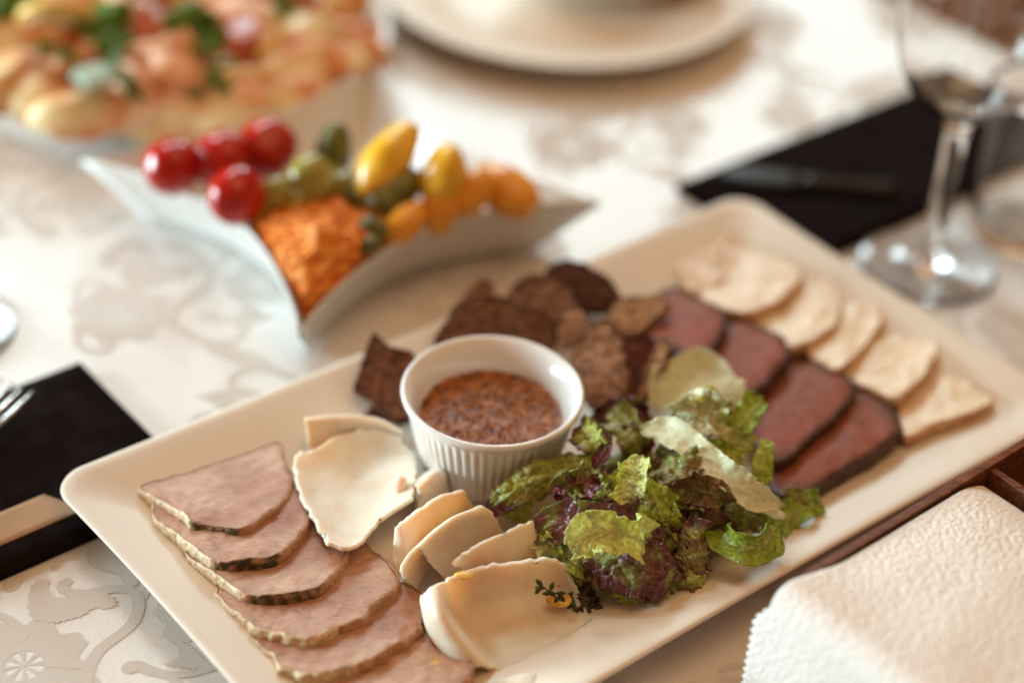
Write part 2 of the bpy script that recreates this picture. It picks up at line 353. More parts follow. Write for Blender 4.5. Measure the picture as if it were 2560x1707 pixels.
# ------------------------------------------------------------------ serving platter
PC = Vector((.0379, .657, 0)); PL, PW = .4222, .2324
def rrect(hx, hy, rad, n=26, bow=0.):
    pts = []
    for cx, cy, a0 in ((1, 1, 0), (-1, 1, 90), (-1, -1, 180), (1, -1, 270)):
        for k in range(n):
            a = R(a0+90*k/(n-1)); pts.append((cx*(hx-rad)+rad*math.cos(a), cy*(hy-rad)+rad*math.sin(a)))
    # subdivide the straight runs
    out = []
    m = len(pts)
    for i in range(m):
        p, q = pts[i], pts[(i+1) % m]; out.append(p)
        if (i+1) % n == 0:
            for k in range(1, 18):
                t = k/18; out.append((lerp(p[0], q[0], t), lerp(p[1], q[1], t)))
    res = []
    for x, y in out:
        sx, sy = x/hx, y/hy
        res.append((x*(1-bow*(1-sy*sy)*1) if abs(sx) > .9 else x, y*(1-bow*1.6*(1-sx*sx)) if abs(sy) > .9 else y))
    return res
def make_platter():
    prof = [(.085, .0085), (.060, .0086), (.050, .0090), (.043, .0100), (.036, .0118), (.026, .0150), (.014, .0190), (.006, .0215), (.002, .0224), (.0004, .0222), (0, .0212), (.0006, .0202), (.004, .0186), (.014, .0150), (.028, .0100), (.040, .0060), (.046, .0030), (.047, .0006), (.050, .0006), (.052, .0030), (.085, .0040)]
    vs = []; n = None
    for ins, z in prof:
        ring = rrect(PL/2-ins, PW/2-ins, max(.004, .017-ins*.25), bow=.012)
        n = len(ring)
        for x, y in ring: vs.append(PC+E1*x+E2*y+Vector((0, 0, z)))
    fs = grid_faces(len(prof), n, wrapv=True); fs.append(tuple(range(n))); fs.append(tuple((len(prof)-1)*n+i for i in range(n)))
    o = mk('serving_platter', vs, fs, M['porcelain'])
    tag(o, 'long white rectangular porcelain platter with upturned rim carrying the cold meats', 'platter')
make_platter()
WELL = .0088

# ------------------------------------------------------------------ ramekin and sauce
RC = Vector((-.0072, .6545, WELL))
def make_ramekin():
    pr = [(.0001, .0030), (.026, .0030), (.0280, .0045), (.0288, .0090), (.0298, .0180), (.0312, .0260), (.0332, .0325), (.0358, .0378), (.0376, .0405), (.0386, .0414), (.0393, .0420), (.0404, .0418), (.0409, .0408), (.0406, .0392), (.0396, .0380), (.0388, .0370), (.0383, .0358), (.0376, .033), (.0362, .0265), (.0347, .0195), (.0332, .0125), (.0320, .0070), (.0314, .0046), (.0309, .0026), (.0300, .0008), (.0290, .0000), (.0270, .0002), (.0260, .0016), (.0001, .0016)]
    def mod(r, z, a, k):
        if 16 <= k <= 23:
            f = min(1, (k-15.5)/2, (23.8-k)/1.5)
            return r + .00055*f*(abs(math.cos(a*29))*2-1.3)
        return r
    o = lathe('ramekin', pr, RC, M['ramekin'], 464, mod=mod)
    tag(o, 'small white fluted porcelain ramekin holding brown mustard sauce on the platter', 'ramekin')
make_ramekin()
def ico(sub=1):
    bm = bmesh.new(); bmesh.ops.create_icosphere(bm, subdivisions=sub, radius=1)
    v = [x.co.copy() for x in bm.verts]; f = [tuple(y.index for y in x.verts) for x in bm.faces]; bm.free(); return v, f
ICO1, ICO2, ICO3, ICO4 = ico(1), ico(2), ico(3), ico(4)
def make_sauce():
    zc = RC.z+.0275; r0 = .0318
    t = thing('mustard_sauce', (RC.x, RC.y, RC.z+.004), 'grainy brown mustard sauce filling the ramekin', 'sauce')
    vs, fs = [(RC.x, RC.y, zc)], []
    seg = 96; rs = [r0*k/26 for k in range(1, 27)]
    for k, r in enumerate(rs):
        for s in range(seg):
            a = 2*math.pi*s/seg; x, y = r*math.cos(a), r*math.sin(a)
            z = zc + .0007*nz((x, y, 0), 240, 1)+.0006*nz((x, y, 0), 500, 2) + (.0006 if k > 23 else 0)
            vs.append((RC.x+x, RC.y+y, z))
    for s in range(seg): fs.append((0, 1+s, 1+(s+1) % seg))
    fs += grid_faces(len(rs), seg, 1, wrapv=True)
    mk('sauce_surface', vs, fs, M['sauce'], t)
    vs, fs = [], []
    for k in range(800):
        a = random.random()*6.283; r = r0*.97*math.sqrt(random.random()); rad = random.uniform(.00035, .00075)
        c = Vector((RC.x+r*math.cos(a), RC.y+r*math.sin(a), zc+random.uniform(-.0003, .0005))); b = len(vs)
        vs += [c+v*rad for v in ICO1[0]]; fs += [tuple(i+b for i in f) for f in ICO1[1]]
    tag(mk('mustard_seeds', vs, fs, M['seed'], t), kind='stuff')
make_sauce()

# ------------------------------------------------------------------ flat slices
def plane(px, py, z, tilt, az):          # plane through a pixel at height z, its high side towards azimuth az
    p0 = P(px, py, z); a = R(az); t = R(tilt)
    n = Vector((-math.cos(a)*math.sin(t), -math.sin(a)*math.sin(t), math.cos(t)))
    return p0, n
RINGS0 = (0, .12, .24, .36, .48, .6, .7, .79, .87, .93)
PRINGS = tuple(i/26 for i in range(25))+(.945,)
def slice_thing(name, label, cat_, outline, pl, th, m_face, m_edge, edge_name, face_name, edge_col=None, face_col=None, group=None, seed=0, wob=.0006, jag=.0006, dome=0., n=110, edge_w=.955, edge_jag=0., rings=None):
    RINGS = rings or RINGS0
    p0, nn = pl
    pts = [PP(x, y, p0, nn) for x, y in outline]
    ol = [cat(pts, i/n, True) for i in range(n)]
    c = sum(ol, Vector())/n
    ol = [p+(p-c).normalized()*(jag*nz(p, 260, seed)+jag*1.6*nz(p, 90, seed+3)) for p in ol]
    lowz = min(p.z for p in ol)-th
    t = thing(name, (c.x, c.y, lowz), label, cat_, group)
    def h(p, s): return wob*nz(p, 70, seed)+wob*.6*nz(p, 190, seed+1)+dome*(1-s*s)
    # face: top and underside
    vs = [c+nn*h(c, 0)]; cols = [face_col(c, 0, 0)] if face_col else None
    for s in RINGS[1:]+(edge_w+.012,):
        for i, p in enumerate(ol):
            q = c+(p-c)*s; vs.append(q+nn*(h(q, s)-(.0004 if s > edge_w else 0)))
            if face_col: cols.append(face_col(q, s, i/n))
    k = len(RINGS); fs = [(0, 1+i, 1+(i+1) % n) for i in range(n)]+grid_faces(k, n, 1, wrapv=True)
    b = len(vs)
    for s in (edge_w, .5):
        for i, p in enumerate(ol):
            vs.append(c+(p-c)*s-nn*(th-.0003))
            if face_col: cols.append(face_col(p, s, i/n))
    fs += grid_faces(2, n, b, wrapv=True)
    vs.append(c-nn*(th-.0003)); cc = len(vs)-1
    if face_col: cols.append(face_col(c, 0, 0))
    fs += [(cc, b+n+(i+1) % n, b+n+i) for i in range(n)]
    mk(face_name, vs, fs, m_face, t, cols=cols)
    # edge band
    vs = []; cols = [] if edge_col else None
    prof = [(edge_w, .0002), (.985, .00005), (.998, -.12*th), (1.0, -.35*th), (1.0, -.6*th), (.996, -.85*th), (.98, -1.0*th), (edge_w, -1.0*th)]
    for q, (s, dz) in enumerate(prof):
        for i, p in enumerate(ol):
            x = c+(p-c)*s; ej = edge_jag*(nz((p.x, p.y, dz*3), 330, seed)+.5*nz((p.x, p.y, dz*5), 800, seed)) if 0 < q < 7 else 0
            vs.append(x+nn*(h(c+(p-c)*min(s, 1), s)*(1 if dz > -.5*th else .3)+dz)+(p-c).normalized()*ej)
            if edge_col: cols.append(edge_col(i/n, q, p))
    mk(edge_name, vs, grid_faces(len(prof), n, wrapv=True), m_edge, t, cols=cols)
    return t

# roast pork, one overlapping the next
CREAM, PINK, DARK, TAN = (.80, .63, .43), (.46, .23, .14), (.035, .028, .012), (.58, .36, .20)
def pork_edge(seed, herb0, herb1, fat0, fat1):
    def f(t, q, p):
        k = nz(p, 140, seed)*.5+nz(p, 420, seed)*.4
        c = mix(PINK, TAN, min(1, max(0, .5+k)))
        if fat0 <= t <= fat1: c = mix(CREAM, TAN, min(1, max(0, .15-k*.8)))
        if herb0 <= t <= herb1 and q > 0:
            e = min((t-herb0), (herb1-t))/.04
            c = mix(c, mix(DARK, (.10, .08, .02), min(1, max(0, .3+k*1.5))), min(1, max(0, min(e, 1)*(.85+1.6*nz(p+Vector((0, 0, q*.002)), 300, seed+9)+.8*k))))
        return c
    return f
def pork_col(seed):
    def f(p, s, t):
        a, b = p.dot(E1), p.dot(E2)
        k = .5+.75*nz(p, 30, seed)+.35*nz(p, 85, seed+3)
        c = mix((.42, .20, .125), (.60, .39, .27), max(0, min(1, k)))
        cr = abs(nz((a*1.8, b*.25, 0), 55, seed+5))                       # seams between the muscles
        c = mix((.36, .15, .09), c, min(1, .5+cr*12))
        return mix(c, (.40, .19, .11), max(0, min(1, (s-.86)*7))*.6)
    return f
PK = [
 ([(344,1215),(429,1188),(539,1156),(631,1124),(697,1102),(711,1133),(723,1174),(730,1207),(716,1239),(691,1266),(663,1289),(631,1312),(594,1321),(557,1318),(521,1312),(475,1308),(461,1294),(420,1266),(374,1239)], 'roast pork slice lying uncovered on top of the fanned row', (.60, .82, .80, .999)),
 ([(378,1282),(390,1240),(470,1210),(560,1185),(690,1150),(745,1195),(773,1285),(752,1335),(718,1372),(690,1388),(620,1400),(560,1405),(520,1397),(450,1345),(402,1310)], 'roast pork slice directly under the uncovered top slice', (.56, .80, .78, .999)),
 ([(462,1385),(470,1340),(600,1270),(760,1255),(840,1290),(868,1335),(873,1368),(862,1402),(830,1445),(772,1478),(700,1490),(640,1488),(598,1478),(540,1440),(495,1412)], 'smooth roast pork slice third in the fanned row, dark herb rim', (.55, .78, .80, .999)),
 ([(525,1472),(560,1425),(650,1385),(800,1345),(890,1350),(952,1375),(980,1412),(1000,1452),(962,1492),(920,1530),(872,1562),(820,1583),(740,1590),(652,1575),(600,1540)], 'cracked roast pork slice with torn right side, fourth in the fan', None),
 ([(618,1585),(634,1545),(690,1505),(800,1462),(960,1440),(1040,1470),(1060,1520),(1042,1575),(982,1622),(900,1660),(800,1682),(722,1676),(662,1632)], 'roast pork slice with crumbly tan rim, fifth in the fan', None),
 ([(712,1705),(742,1660),(850,1610),(1000,1565),(1090,1575),(1150,1625),(1182,1690),(1080,1745),(950,1775),(800,1765)], 'roast pork slice at the bottom of the fan by the platter edge', None)]
for k, (ol, lab, he) in enumerate(PK):
    cx = sum(p[0] for p in ol)/len(ol); cy = sum(p[1] for p in ol)/len(ol)
    zc = [.0215, .0205, .0195, .0185, .0175, .0165][k]
    pl = plane(cx, cy, zc, 8, -62)
    f = pork_edge(k, *(he or (2, 3, .70, .999)))
    slice_thing('pork_slice', lab, 'pork slice', ol, pl, .0080, M['pork'], M['rind'], 'rind', 'meat', edge_col=f, face_col=pork_col(k), group='roast pork slices fanned on the platter', seed=k+1, wob=.0010, jag=.0006 if k < 3 else .0014, edge_jag=.0007 if k < 3 else .0013, edge_w=.965, n=150, rings=PRINGS)

# roast beef
def beef_col(seed, side):
    def f(p, s, t):
        red, rim = (.29, .070, .038), (.085, .032, .018)
        d = (p-side).dot(E2)                # grey brown towards the chicken side, red towards the salad
        k = max(0, min(1, 0.5+d*16+.35*nz(p, 60, seed)))
        c = mix(red, (.25, .105, .056), k)
        return mix(c, rim, max(0, min(1, (s-.70)*3.2))*.8)
    return f
BF = [
 ([(1600,824),(1625,760),(1652,725),(1685,718),(1737,747),(1803,772),(1819,805),(1798,845),(1742,900),(1694,878),(1630,855)], 'roast beef slice topmost of the row, beside the brown slices'),
 ([(1745,905),(1770,860),(1822,803),(1857,790),(1902,813),(1959,841),(1975,881),(1949,921),(1902,968),(1847,1001),(1798,977)], 'roast beef slice second from the brown slices'),
 ([(1876,1084),(1890,1030),(1907,985),(1973,898),(2025,893),(2119,936),(2140,975),(2110,1020),(2048,1076),(1978,1138),(1930,1152),(1888,1115)], 'wide roast beef slice with red side behind the salad'),
 ([(1922,1200),(1936,1150),(2025,1070),(2105,1005),(2157,966),(2214,997),(2252,1044),(2254,1072),(2190,1124),(2096,1180),(2025,1223),(1968,1242),(1935,1230)], 'brightest red roast beef slice, lowest of the row beside bare platter')]
for k, (ol, lab) in enumerate(BF):
    cx = sum(p[0] for p in ol)/len(ol); cy = sum(p[1] for p in ol)/len(ol)
    pl = plane(cx, cy, [.026, .0245, .0225, .0200][k], 9, -42)
    c0 = P(cx, cy, .02)
    slice_thing('roast_beef_slice', lab, 'beef slice', ol, pl, .0072, M['beef'], M['crust'], 'crust', 'meat', face_col=beef_col(k, c0), group='roast beef slices overlapping on the platter', seed=k+21, wob=.0008, jag=.0008, dome=.0012, edge_jag=.0006, edge_w=.93)

# pale chicken
CH = [
 ([(1690,640),(1712,600),(1770,585),(1840,600),(1850,650),(1800,710),(1740,735),(1700,700)], 'tan cooked chicken slice at the far end of the row', .0175),
 ([(1735,735),(1722,680),(1750,640),(1830,612),(1930,633),(2004,673),(1988,716),(1930,756),(1866,783),(1803,768)], 'broad pale chicken breast slice beside the far tan slice', .0215),
 ([(1880,798),(1930,763),(1975,720),(2027,690),(2089,704),(2101,749),(2093,805),(2036,845),(1978,868),(1921,838)], 'pale chicken breast slice next to the broad slice', .0205),
 ([(2015,871),(2050,835),(2085,790),(2110,752),(2140,734),(2195,766),(2211,796),(2160,864),(2102,921),(2053,905)], 'narrow pale chicken breast slice in the middle of the row', .0195),
 ([(2105,930),(2145,885),(2187,841),(2216,803),(2284,808),(2338,841),(2340,890),(2301,949),(2244,996),(2190,980)], 'smooth rounded chicken breast slice second from the bare platter end', .0185),
 ([(2245,1015),(2275,965),(2310,925),(2352,902),(2393,908),(2420,945),(2446,968),(2488,999),(2426,1034),(2336,1062),(2262,1091)], 'pointed chicken breast slice at the bare platter end of the row', .0165)]
for k, (ol, lab, z) in enumerate(CH):
    cx = sum(p[0] for p in ol)/len(ol); cy = sum(p[1] for p in ol)/len(ol)
    slice_thing('chicken_slice', lab, 'chicken slice', ol, plane(cx, cy, z, 9, -48), .0055, M['skin'] if k == 0 else M['chicken'], M['skin'], 'browned_edge', 'meat', group='pale chicken slices along the platter rim', seed=k+41, wob=.0014, jag=.0006, edge_jag=.0005, edge_w=.97)

# brown crusty slices round the ramekin
def br_col(face, rim, seed):
    def f(p, s, t):
        k = max(0, min(1, .5+.9*nz(p, 110, seed)))
        c = mix(tuple(x*.7 for x in face), face, k)
        return mix(c, rim, max(0, min(1, (s-.80)*4))*.8)
    return f
def br_edge(rim, seed):
    def f(t, q, p): return mix(rim, tuple(x*1.9 for x in rim), max(0, min(1, .4+nz(p, 200, seed))))
    return f
BR = [ # outline, plane, label, face colour
 ([(828,964),(838,935),(862,938),(880,905),(907,891),(925,930),(960,985),(980,1040),(940,1052),(907,1036),(893,1005),(855,992)], (905,975,.0165,12,120), 'ragged brown slice with torn edge, under another beside the ramekin', (.20,.085,.05), .004),
 ([(905,905),(930,838),(968,857),(1033,884),(1075,960),(1030,1050),(975,1045),(930,990),(885,965)], (970,950,.026,24,115), 'dark brown crusty slice leaning between the ramekin and the platter rim', (.15,.065,.042), .004),
 ([(1085,860),(1122,796),(1140,760),(1190,735),(1244,738),(1290,757),(1350,775),(1392,818),(1385,868),(1330,905),(1200,910),(1120,900)], (1240,830,.030,38,95), 'largest brown slice standing behind the ramekin, coarse grained face', (.19,.10,.072), .004),
 ([(1130,780),(1165,735),(1200,700),(1222,698),(1238,735),(1230,800),(1160,830)], (1190,760,.027,30,150), 'upturned brown slice corner behind the largest brown slice', (.26,.13,.08), .004),
 ([(1270,745),(1295,705),(1345,685),(1400,705),(1440,760),(1430,810),(1360,815),(1300,790)], (1350,750,.030,30,80), 'greyish brown slice behind the largest brown slice', (.22,.125,.09), .0045),
 ([(1362,690),(1372,666),(1407,650),(1473,664),(1522,697),(1552,737),(1530,770),(1470,775),(1420,750),(1385,715)], (1450,715,.030,34,70), 'dark glossy brown slice arched highest at the back of the pile', (.10,.045,.03), .006),
 ([(1530,770),(1560,742),(1610,735),(1655,733),(1674,763),(1645,798),(1611,822),(1579,839),(1538,820),(1520,795)], (1595,785,.030,20,60), 'light tan brown slice touching the topmost roast beef slice', (.36,.215,.13), .004),
 ([(1395,790),(1415,770),(1450,766),(1483,812),(1462,842),(1428,863),(1396,860)], (1438,815,.034,40,60), 'small folded brown slice tucked behind the speckled slice', (.28,.15,.10), .004),
 ([(1545,850),(1575,835),(1620,835),(1640,880),(1620,960),(1580,985),(1560,930)], (1590,900,.024,20,100), 'dark reddish slice between the speckled slice and the beef', (.10,.03,.02), .004),
 ([(1418,885),(1440,862),(1470,843),(1492,796),(1512,795),(1535,815),(1556,861),(1572,910),(1577,951),(1556,996),(1509,1018),(1464,1010),(1440,960)], (1500,920,.034,42,62), 'speckled brown slice with a dark hole leaning beside the ramekin', (.30,.17,.115), .004),
 ([(1572,1026),(1596,985),(1606,940),(1611,902),(1632,870),(1652,845),(1668,860),(1662,900),(1645,935),(1618,990)], (1618,940,.033,44,35), 'thin brown slice standing on edge beside the speckled slice', (.34,.19,.12), .0035),
 ([(1555,1000),(1575,970),(1596,965),(1604,990),(1590,1020),(1562,1030)], (1580,1000,.024,25,60), 'small dark brown crumb piece at the foot of the standing slice', (.17,.07,.04), .005)]
for k, (ol, pl, lab, col, th) in enumerate(BR):
    col = (col[0]*1.02, col[1]*.92, col[2]*.76); rim = tuple(x*.45 for x in col)
    slice_thing('brown_slice', lab, 'brown slice', ol, plane(*pl), th, M['brown'], M['brown'], 'crust', 'crumb', edge_col=br_edge(rim, k), face_col=br_col(col, rim, k), group='brown slices heaped behind the ramekin', seed=k+61, wob=.0013, jag=.0012, edge_jag=.0010, edge_w=.95, n=120)

# ------------------------------------------------------------------ folded pale slices
def sheet(name, rows, th, m, label, cat_, group=None, nu=44, nv=44, seed=0, fray=.0007, cols=None, rip=.0005):
    nr, ncx = len(rows), len(rows[0])
    pts = [[P(*q) for q in r] for r in rows]
    vs, cl = [], []
    for i in range(nu):
        u = i/(nu-1); row = [cat([pts[r][c] for r in range(nr)], u) for c in range(ncx)]
        for j in range(nv):
            v = j/(nv-1); p = cat(row, v)
            e = min(u, 1-u, v, 1-v)
            if e < .001:
                ctr = cat(row, .5) if e in (v, 1-v) else cat([cat(pts[r], v) for r in range(nr)], .5)
                p = p+(p-ctr).normalized()*(fray*nz(p, 240, seed)*1.4+fray*nz(p, 600, seed)*.8)
            p = p+Vector((0, 0, rip*nz(p, 85, seed)+rip*.3*nz(p, 300, seed)))
            vs.append(p)
            if cols: cl.append(cols(u, v, p))
    o = mk(name, vs, grid_faces(nu, nv), m, cols=cl if cols else None)
    s = o.modifiers.new('thickness', 'SOLIDIFY'); s.thickness = th; s.offset = 0
    b = o.modifiers.new('round', 'BEVEL'); b.width = th*.3; b.segments = 2; b.limit_method = 'ANGLE'; b.angle_limit = R(50)
    tag(o, label, cat_, group); return o
GL = 'folded pale fat slices beside the ramekin'
sheet('fat_slice', [[(795,1085,.0110),(870,1075,.0110),(950,1078,.0110),(1010,1100,.0110)],[(764,1050,.0285),(850,1043,.0290),(940,1050,.0265),(1002,1080,.0215)],[(775,1132,.0135),(860,1128,.0118),(950,1122,.0115),(1012,1134,.0115)]], .0018, M['lard'], 'looped pale fat slice behind the widest slice near the ramekin', 'fat slice', GL, seed=1)
sheet('fat_slice', [[(734,1142,.0225),(785,1120,.0220),(860,1085,.0235),(925,1068,.0235),(985,1078,.021)],[(738,1205,.0225),(805,1185,.0175),(880,1160,.0155),(950,1145,.016),(1035,1150,.018)],[(775,1285,.0240),(830,1268,.0195),(900,1250,.0155),(960,1240,.018),(1040,1205,.024)],[(819,1361,.0265),(870,1372,.0255),(905,1352,.0250),(955,1297,.0235),(1030,1248,.0265)]], .0019, M['lard'], 'widest pale fat slice, dished with a torn front lip', 'fat slice', GL, seed=2, fray=.0013)
sheet('fat_slice', [[(1030,1215,.012),(1060,1190,.012),(1092,1172,.012)],[(1042,1222,.027),(1075,1200,.029),(1106,1184,.027)],[(1040,1292,.012),(1080,1272,.012),(1118,1250,.012)]], .003, M['lard'], 'little rolled pale fat piece against the foot of the ramekin', 'fat slice', GL, seed=3, nu=26, nv=26)
sheet('fat_slice', [[(992,1318,.029),(1000,1308,.034),(1060,1265,.036),(1110,1238,.036),(1160,1226,.033)],[(985,1380,.020),(1025,1370,.022),(1080,1322,.022),(1130,1292,.022),(1180,1262,.022)],[(993,1440,.012),(1045,1410,.011),(1090,1382,.011),(1140,1345,.011),(1192,1302,.011)]], .0019, M['lard'], 'pale fat slice propped upright behind the curled slice', 'fat slice', GL, seed=4)
sheet('fat_slice', [[(1034,1480,.0105),(1006,1425,.024),(1040,1374,.038),(1076,1405,.028),(1112,1450,.012)],[(1080,1400,.0105),(1080,1350,.024),(1125,1302,.038),(1165,1340,.028),(1195,1400,.012)],[(1160,1330,.0105),(1160,1295,.024),(1205,1268,.036),(1240,1300,.028),(1262,1350,.012)]], .0019, M['lard'], 'pale fat slice curled into an open tunnel', 'fat slice', GL, seed=5)
sheet('fat_slice', [[(1134,1410,.031),(1180,1368,.035),(1250,1334,.035),(1335,1302,.033)],[(1155,1418,.026),(1215,1402,.026),(1290,1376,.026),(1372,1335,.026)],[(1165,1445,.018),(1225,1440,.016),(1300,1420,.016),(1385,1390,.016)]], .0019, M['lard'], 'pale fat slice with wet pointed tip between tunnel and folded slice', 'fat slice', GL, seed=6)
sheet('fat_slice', [[(1062,1520,.016),(1056,1495,.026),(1092,1462,.034),(1180,1424,.031),(1270,1408,.032),(1385,1397,.030),(1420,1430,.022)],[(1095,1590,.0130),(1070,1565,.021),(1108,1532,.0305),(1160,1503,.0150),(1280,1478,.0175),(1400,1458,.0175),(1450,1492,.0145)],[(1140,1645,.0115),(1108,1630,.0155),(1145,1594,.0245),(1192,1585,.0110),(1295,1562,.0120),(1410,1528,.012),(1465,1525,.012)],[(1175,1705,.0112),(1163,1692,.0125),(1200,1662,.0160),(1250,1680,.0112),(1330,1682,.0115),(1425,1604,.0115),(1480,1554,.0115)]], .0019, M['lard'], 'large pale fat slice folded over toward the salad at the front', 'fat slice', GL, seed=7, nu=56, nv=64, fray=.0012)
sheet('fat_slice', [[(1215,1712,.012),(1300,1690,.016),(1380,1690,.014),(1440,1700,.012)],[(1230,1760,.012),(1310,1750,.018),(1390,1745,.015),(1450,1740,.012)],[(1260,1800,.011),(1330,1800,.012),(1400,1790,.012),(1460,1780,.011)]], .0019, M['lard'], 'pale fat slice lying by the platter edge in front of the folded slice', 'fat slice', GL, seed=8)

# ------------------------------------------------------------------ salad leaves
PAL = dict(
 lime=((.70, .82, .18), (.58, .72, .11)), yellow=((.86, .92, .46), (.78, .88, .26)), olive=((.47, .48, .10), (.28, .20, .065)),
 brown=((.38, .33, .12), (.26, .125, .08)), purple=((.25, .095, .11), (.15, .042, .06)), red=((.30, .07, .09), (.22, .045, .065)),
 mix=((.63, .74, .17), (.25, .09, .085)), green=((.46, .62, .09), (.37, .54, .06)), dark=((.09, .065, .025), (.06, .025, .025)), pale=((.86, .90, .64), (.90, .93, .70)))
def leaf(label, spine, hw0, pal, face=(0, -.5, .85), curl=0., frill=.25, freq=5., blister=.0007, teeth=.12, seed=0, m='leaf', nu=74, nv=39, twist=0., group=None, rib=True, name='lettuce_leaf', taper=(.55, .5), edgep=2.2, crum=1.):
    sp = [P(*q) for q in spine]
    base, edge = PAL[pal]; W = hw0*MPX*(1.0 if m == 'paleleaf' else 1.15)
    vs, cl = [], []
    F = Vector(face).normalized()
    rnd = random.Random(seed); ph = [rnd.uniform(0, 6.28) for _ in range(6)]
    L = sum((sp[i+1]-sp[i]).length for i in range(len(sp)-1))
    smooth = m == 'paleleaf' or blister < .0004
    if smooth: crum *= .4
    for i in range(nu):
        for j in range(nv):
            v = 2*j/(nv-1)-1; sg = 0 if v > 0 else 1; av = abs(v)
            u0 = i/(nu-1); end = abs(2*u0-1)**3
            u = u0+end*(.11*nz((v*1.3, seed, 0), 1.7, seed)+.05*nz((v*4, seed, 1), 2.3, seed))*(.35 if smooth else 1)   # torn, uneven ends
            uc = min(1, max(0, u))
            p = cat(sp, uc); tg = (cat(sp, min(1, uc+.02))-cat(sp, max(0, uc-.02))).normalized(); p = p+tg*(u-uc)*L
            s = tg.cross(F).normalized(); n = s.cross(tg).normalized()
            tw = twist*(u-.5)
            s, n = s*math.cos(tw)+n*math.sin(tw), n*math.cos(tw)-s*math.sin(tw)
            env = min(1, (u0/.22+.03)**taper[0], ((1-u0)/.18+.03)**taper[1])
            q = p+s*v*W
            wl = W*env*(1+.30*nz((u*3, sg*5, 0), 1.3, seed)+.16*nz((u*9, sg*5, 2), 1.3, seed)+teeth*av**4*(noise.noise(Vector((u*L*420, sg*9, seed)))+.7*noise.noise(Vector((u*L*1100, sg*4, seed)))))
            if curl: lat = math.sin(v*curl)/curl; up = (1-math.cos(v*curl))/curl
            else: lat, up = v, 0
            fr = frill*av**edgep*(math.sin(u*freq*6.283+ph[sg])+.55*math.sin(u*freq*2.3*6.283+ph[2+sg])+.30*math.sin(u*freq*5.1*6.283+ph[4+sg]))
            sh = frill*.6*av**edgep*(math.sin(u*freq*1.7*6.283+ph[5-sg])+.4*math.sin(u*freq*4.3*6.283+ph[3-sg]))
            bl = blister*(1.1*abs(nz(q, 170, seed))+.8*nz(q, 330, seed+1)+.4*nz(q, 800, seed+1))*(1-.3*av**3)
            cr_ = crum*(.0034*nz(q, 48, seed+4)+.0016*nz(q, 120, seed+5))
            if rib: bl += .0007*math.exp(-(v*7)**2)-.0005*abs(math.sin((av*3.2+u*7)*3.14))**6*(1-av)
            x = p+s*(lat*wl+crum*.0016*nz(q, 75, seed+7))+n*((up+fr)*wl+bl+cr_)+tg*(sh*wl)
            vs.append(x)
            k = max(0, min(1, av**1.5*.7+.75*nz(q, 90, seed+2)+.35*nz(q, 330, seed)))
            c = mix(base, edge, k)
            if pal == 'mix': c = mix(base, edge, max(0, min(1, (av**2*.9+1.3*nz(q, 95, seed+2)))))
            if pal in ('olive', 'brown'): c = mix(c, (.36, .50, .09), max(0, min(.8, 1.6*nz(q, 100, seed+6))))
            if rib: c = mix(c, (.56, .64, .28) if pal not in ('purple', 'red', 'dark') else (.26, .13, .09), .6*math.exp(-(v*9)**2))
            if pal in ('purple', 'red') and rib: c = mix(c, (.36, .48, .10), max(0, min(.7, nz(q, 140, seed+5)*1.7)))
            cl.append(c)
    for v in vs:
        if v.z < WELL+.0008: v.z = WELL+.0008+.0004*abs(nz(v, 300, seed))
    o = mk(name, vs, grid_faces(nu, nv), M[m], cols=cl)
    sd = o.modifiers.new('thickness', 'SOLIDIFY'); sd.thickness = .0004; sd.offset = 0
    tag(o, label, 'lettuce leaf', group)
    return o
GS = 'leaves of the salad heap'
# dark leaves that fill the heap
fr = random.Random(3)
for k in range(44):
    ang = fr.uniform(0, 6.283); rr = math.sqrt(fr.random())
    cx, cy = 1625+rr*math.cos(ang)*215, 1275+rr*math.sin(ang)*150+(rr*math.cos(ang)*215)*-.18
    zz = .013+.024*(1-rr)*fr.uniform(.3, 1)
    a2 = fr.uniform(0, 6.283); ln = fr.uniform(45, 85)
    dx, dy = math.cos(a2)*ln, math.sin(a2)*ln*.6
    leaf('crumpled lettuce piece tucked low inside the salad under larger leaves', [(cx-dx, cy-dy, zz-.004), (cx, cy, zz+.005), (cx+dx, cy+dy, zz-.003)], fr.uniform(32, 55), fr.choice(['dark', 'brown', 'olive', 'purple', 'mix', 'lime', 'mix', 'purple']), face=(fr.uniform(-.6, .6), fr.uniform(-.9, .1), .7), curl=fr.uniform(-.9, .9), frill=.34, freq=fr.uniform(2, 3.5), seed=100+k, group='lettuce pieces tucked inside the salad heap', nu=44, nv=23)
leaf('long creamy pale lettuce strip arching over the top of the salad', [(1608,1074,.047),(1668,1076,.050),(1747,1126,.050),(1825,1195,.046),(1884,1240,.041),(1958,1262,.033)], 40, 'pale', face=(-.25, -.55, .8), curl=.6, frill=.16, freq=3, blister=.0006, teeth=.10, seed=11, m='paleleaf', rib=False, taper=(.3, .6))
leaf('thin pale lettuce sliver under the end of the creamy strip', [(1870,1235,.036),(1915,1268,.030),(1964,1290,.026)], 14, 'pale', seed=12, m='paleleaf', frill=.1, rib=False, taper=(.4, .5))
leaf('bright yellow green folded leaf on top of the purple leaf', [(1432,1385,.037),(1465,1345,.043),(1530,1335,.045),(1590,1345,.042),(1618,1352,.037)], 50, 'yellow', face=(-.1, -.75, .65), curl=.8, frill=.28, freq=2.6, blister=.0009, seed=13, taper=(.5, .5), teeth=.1)
leaf('smooth glossy purple leaf beneath the yellow green folded leaf', [(1340,1338,.029),(1385,1312,.034),(1460,1308,.036),(1540,1318,.035),(1600,1340,.030)], 44, 'purple', face=(-.2, -.5, .85), curl=.35, frill=.12, freq=2, blister=.0005, seed=14, teeth=.05)
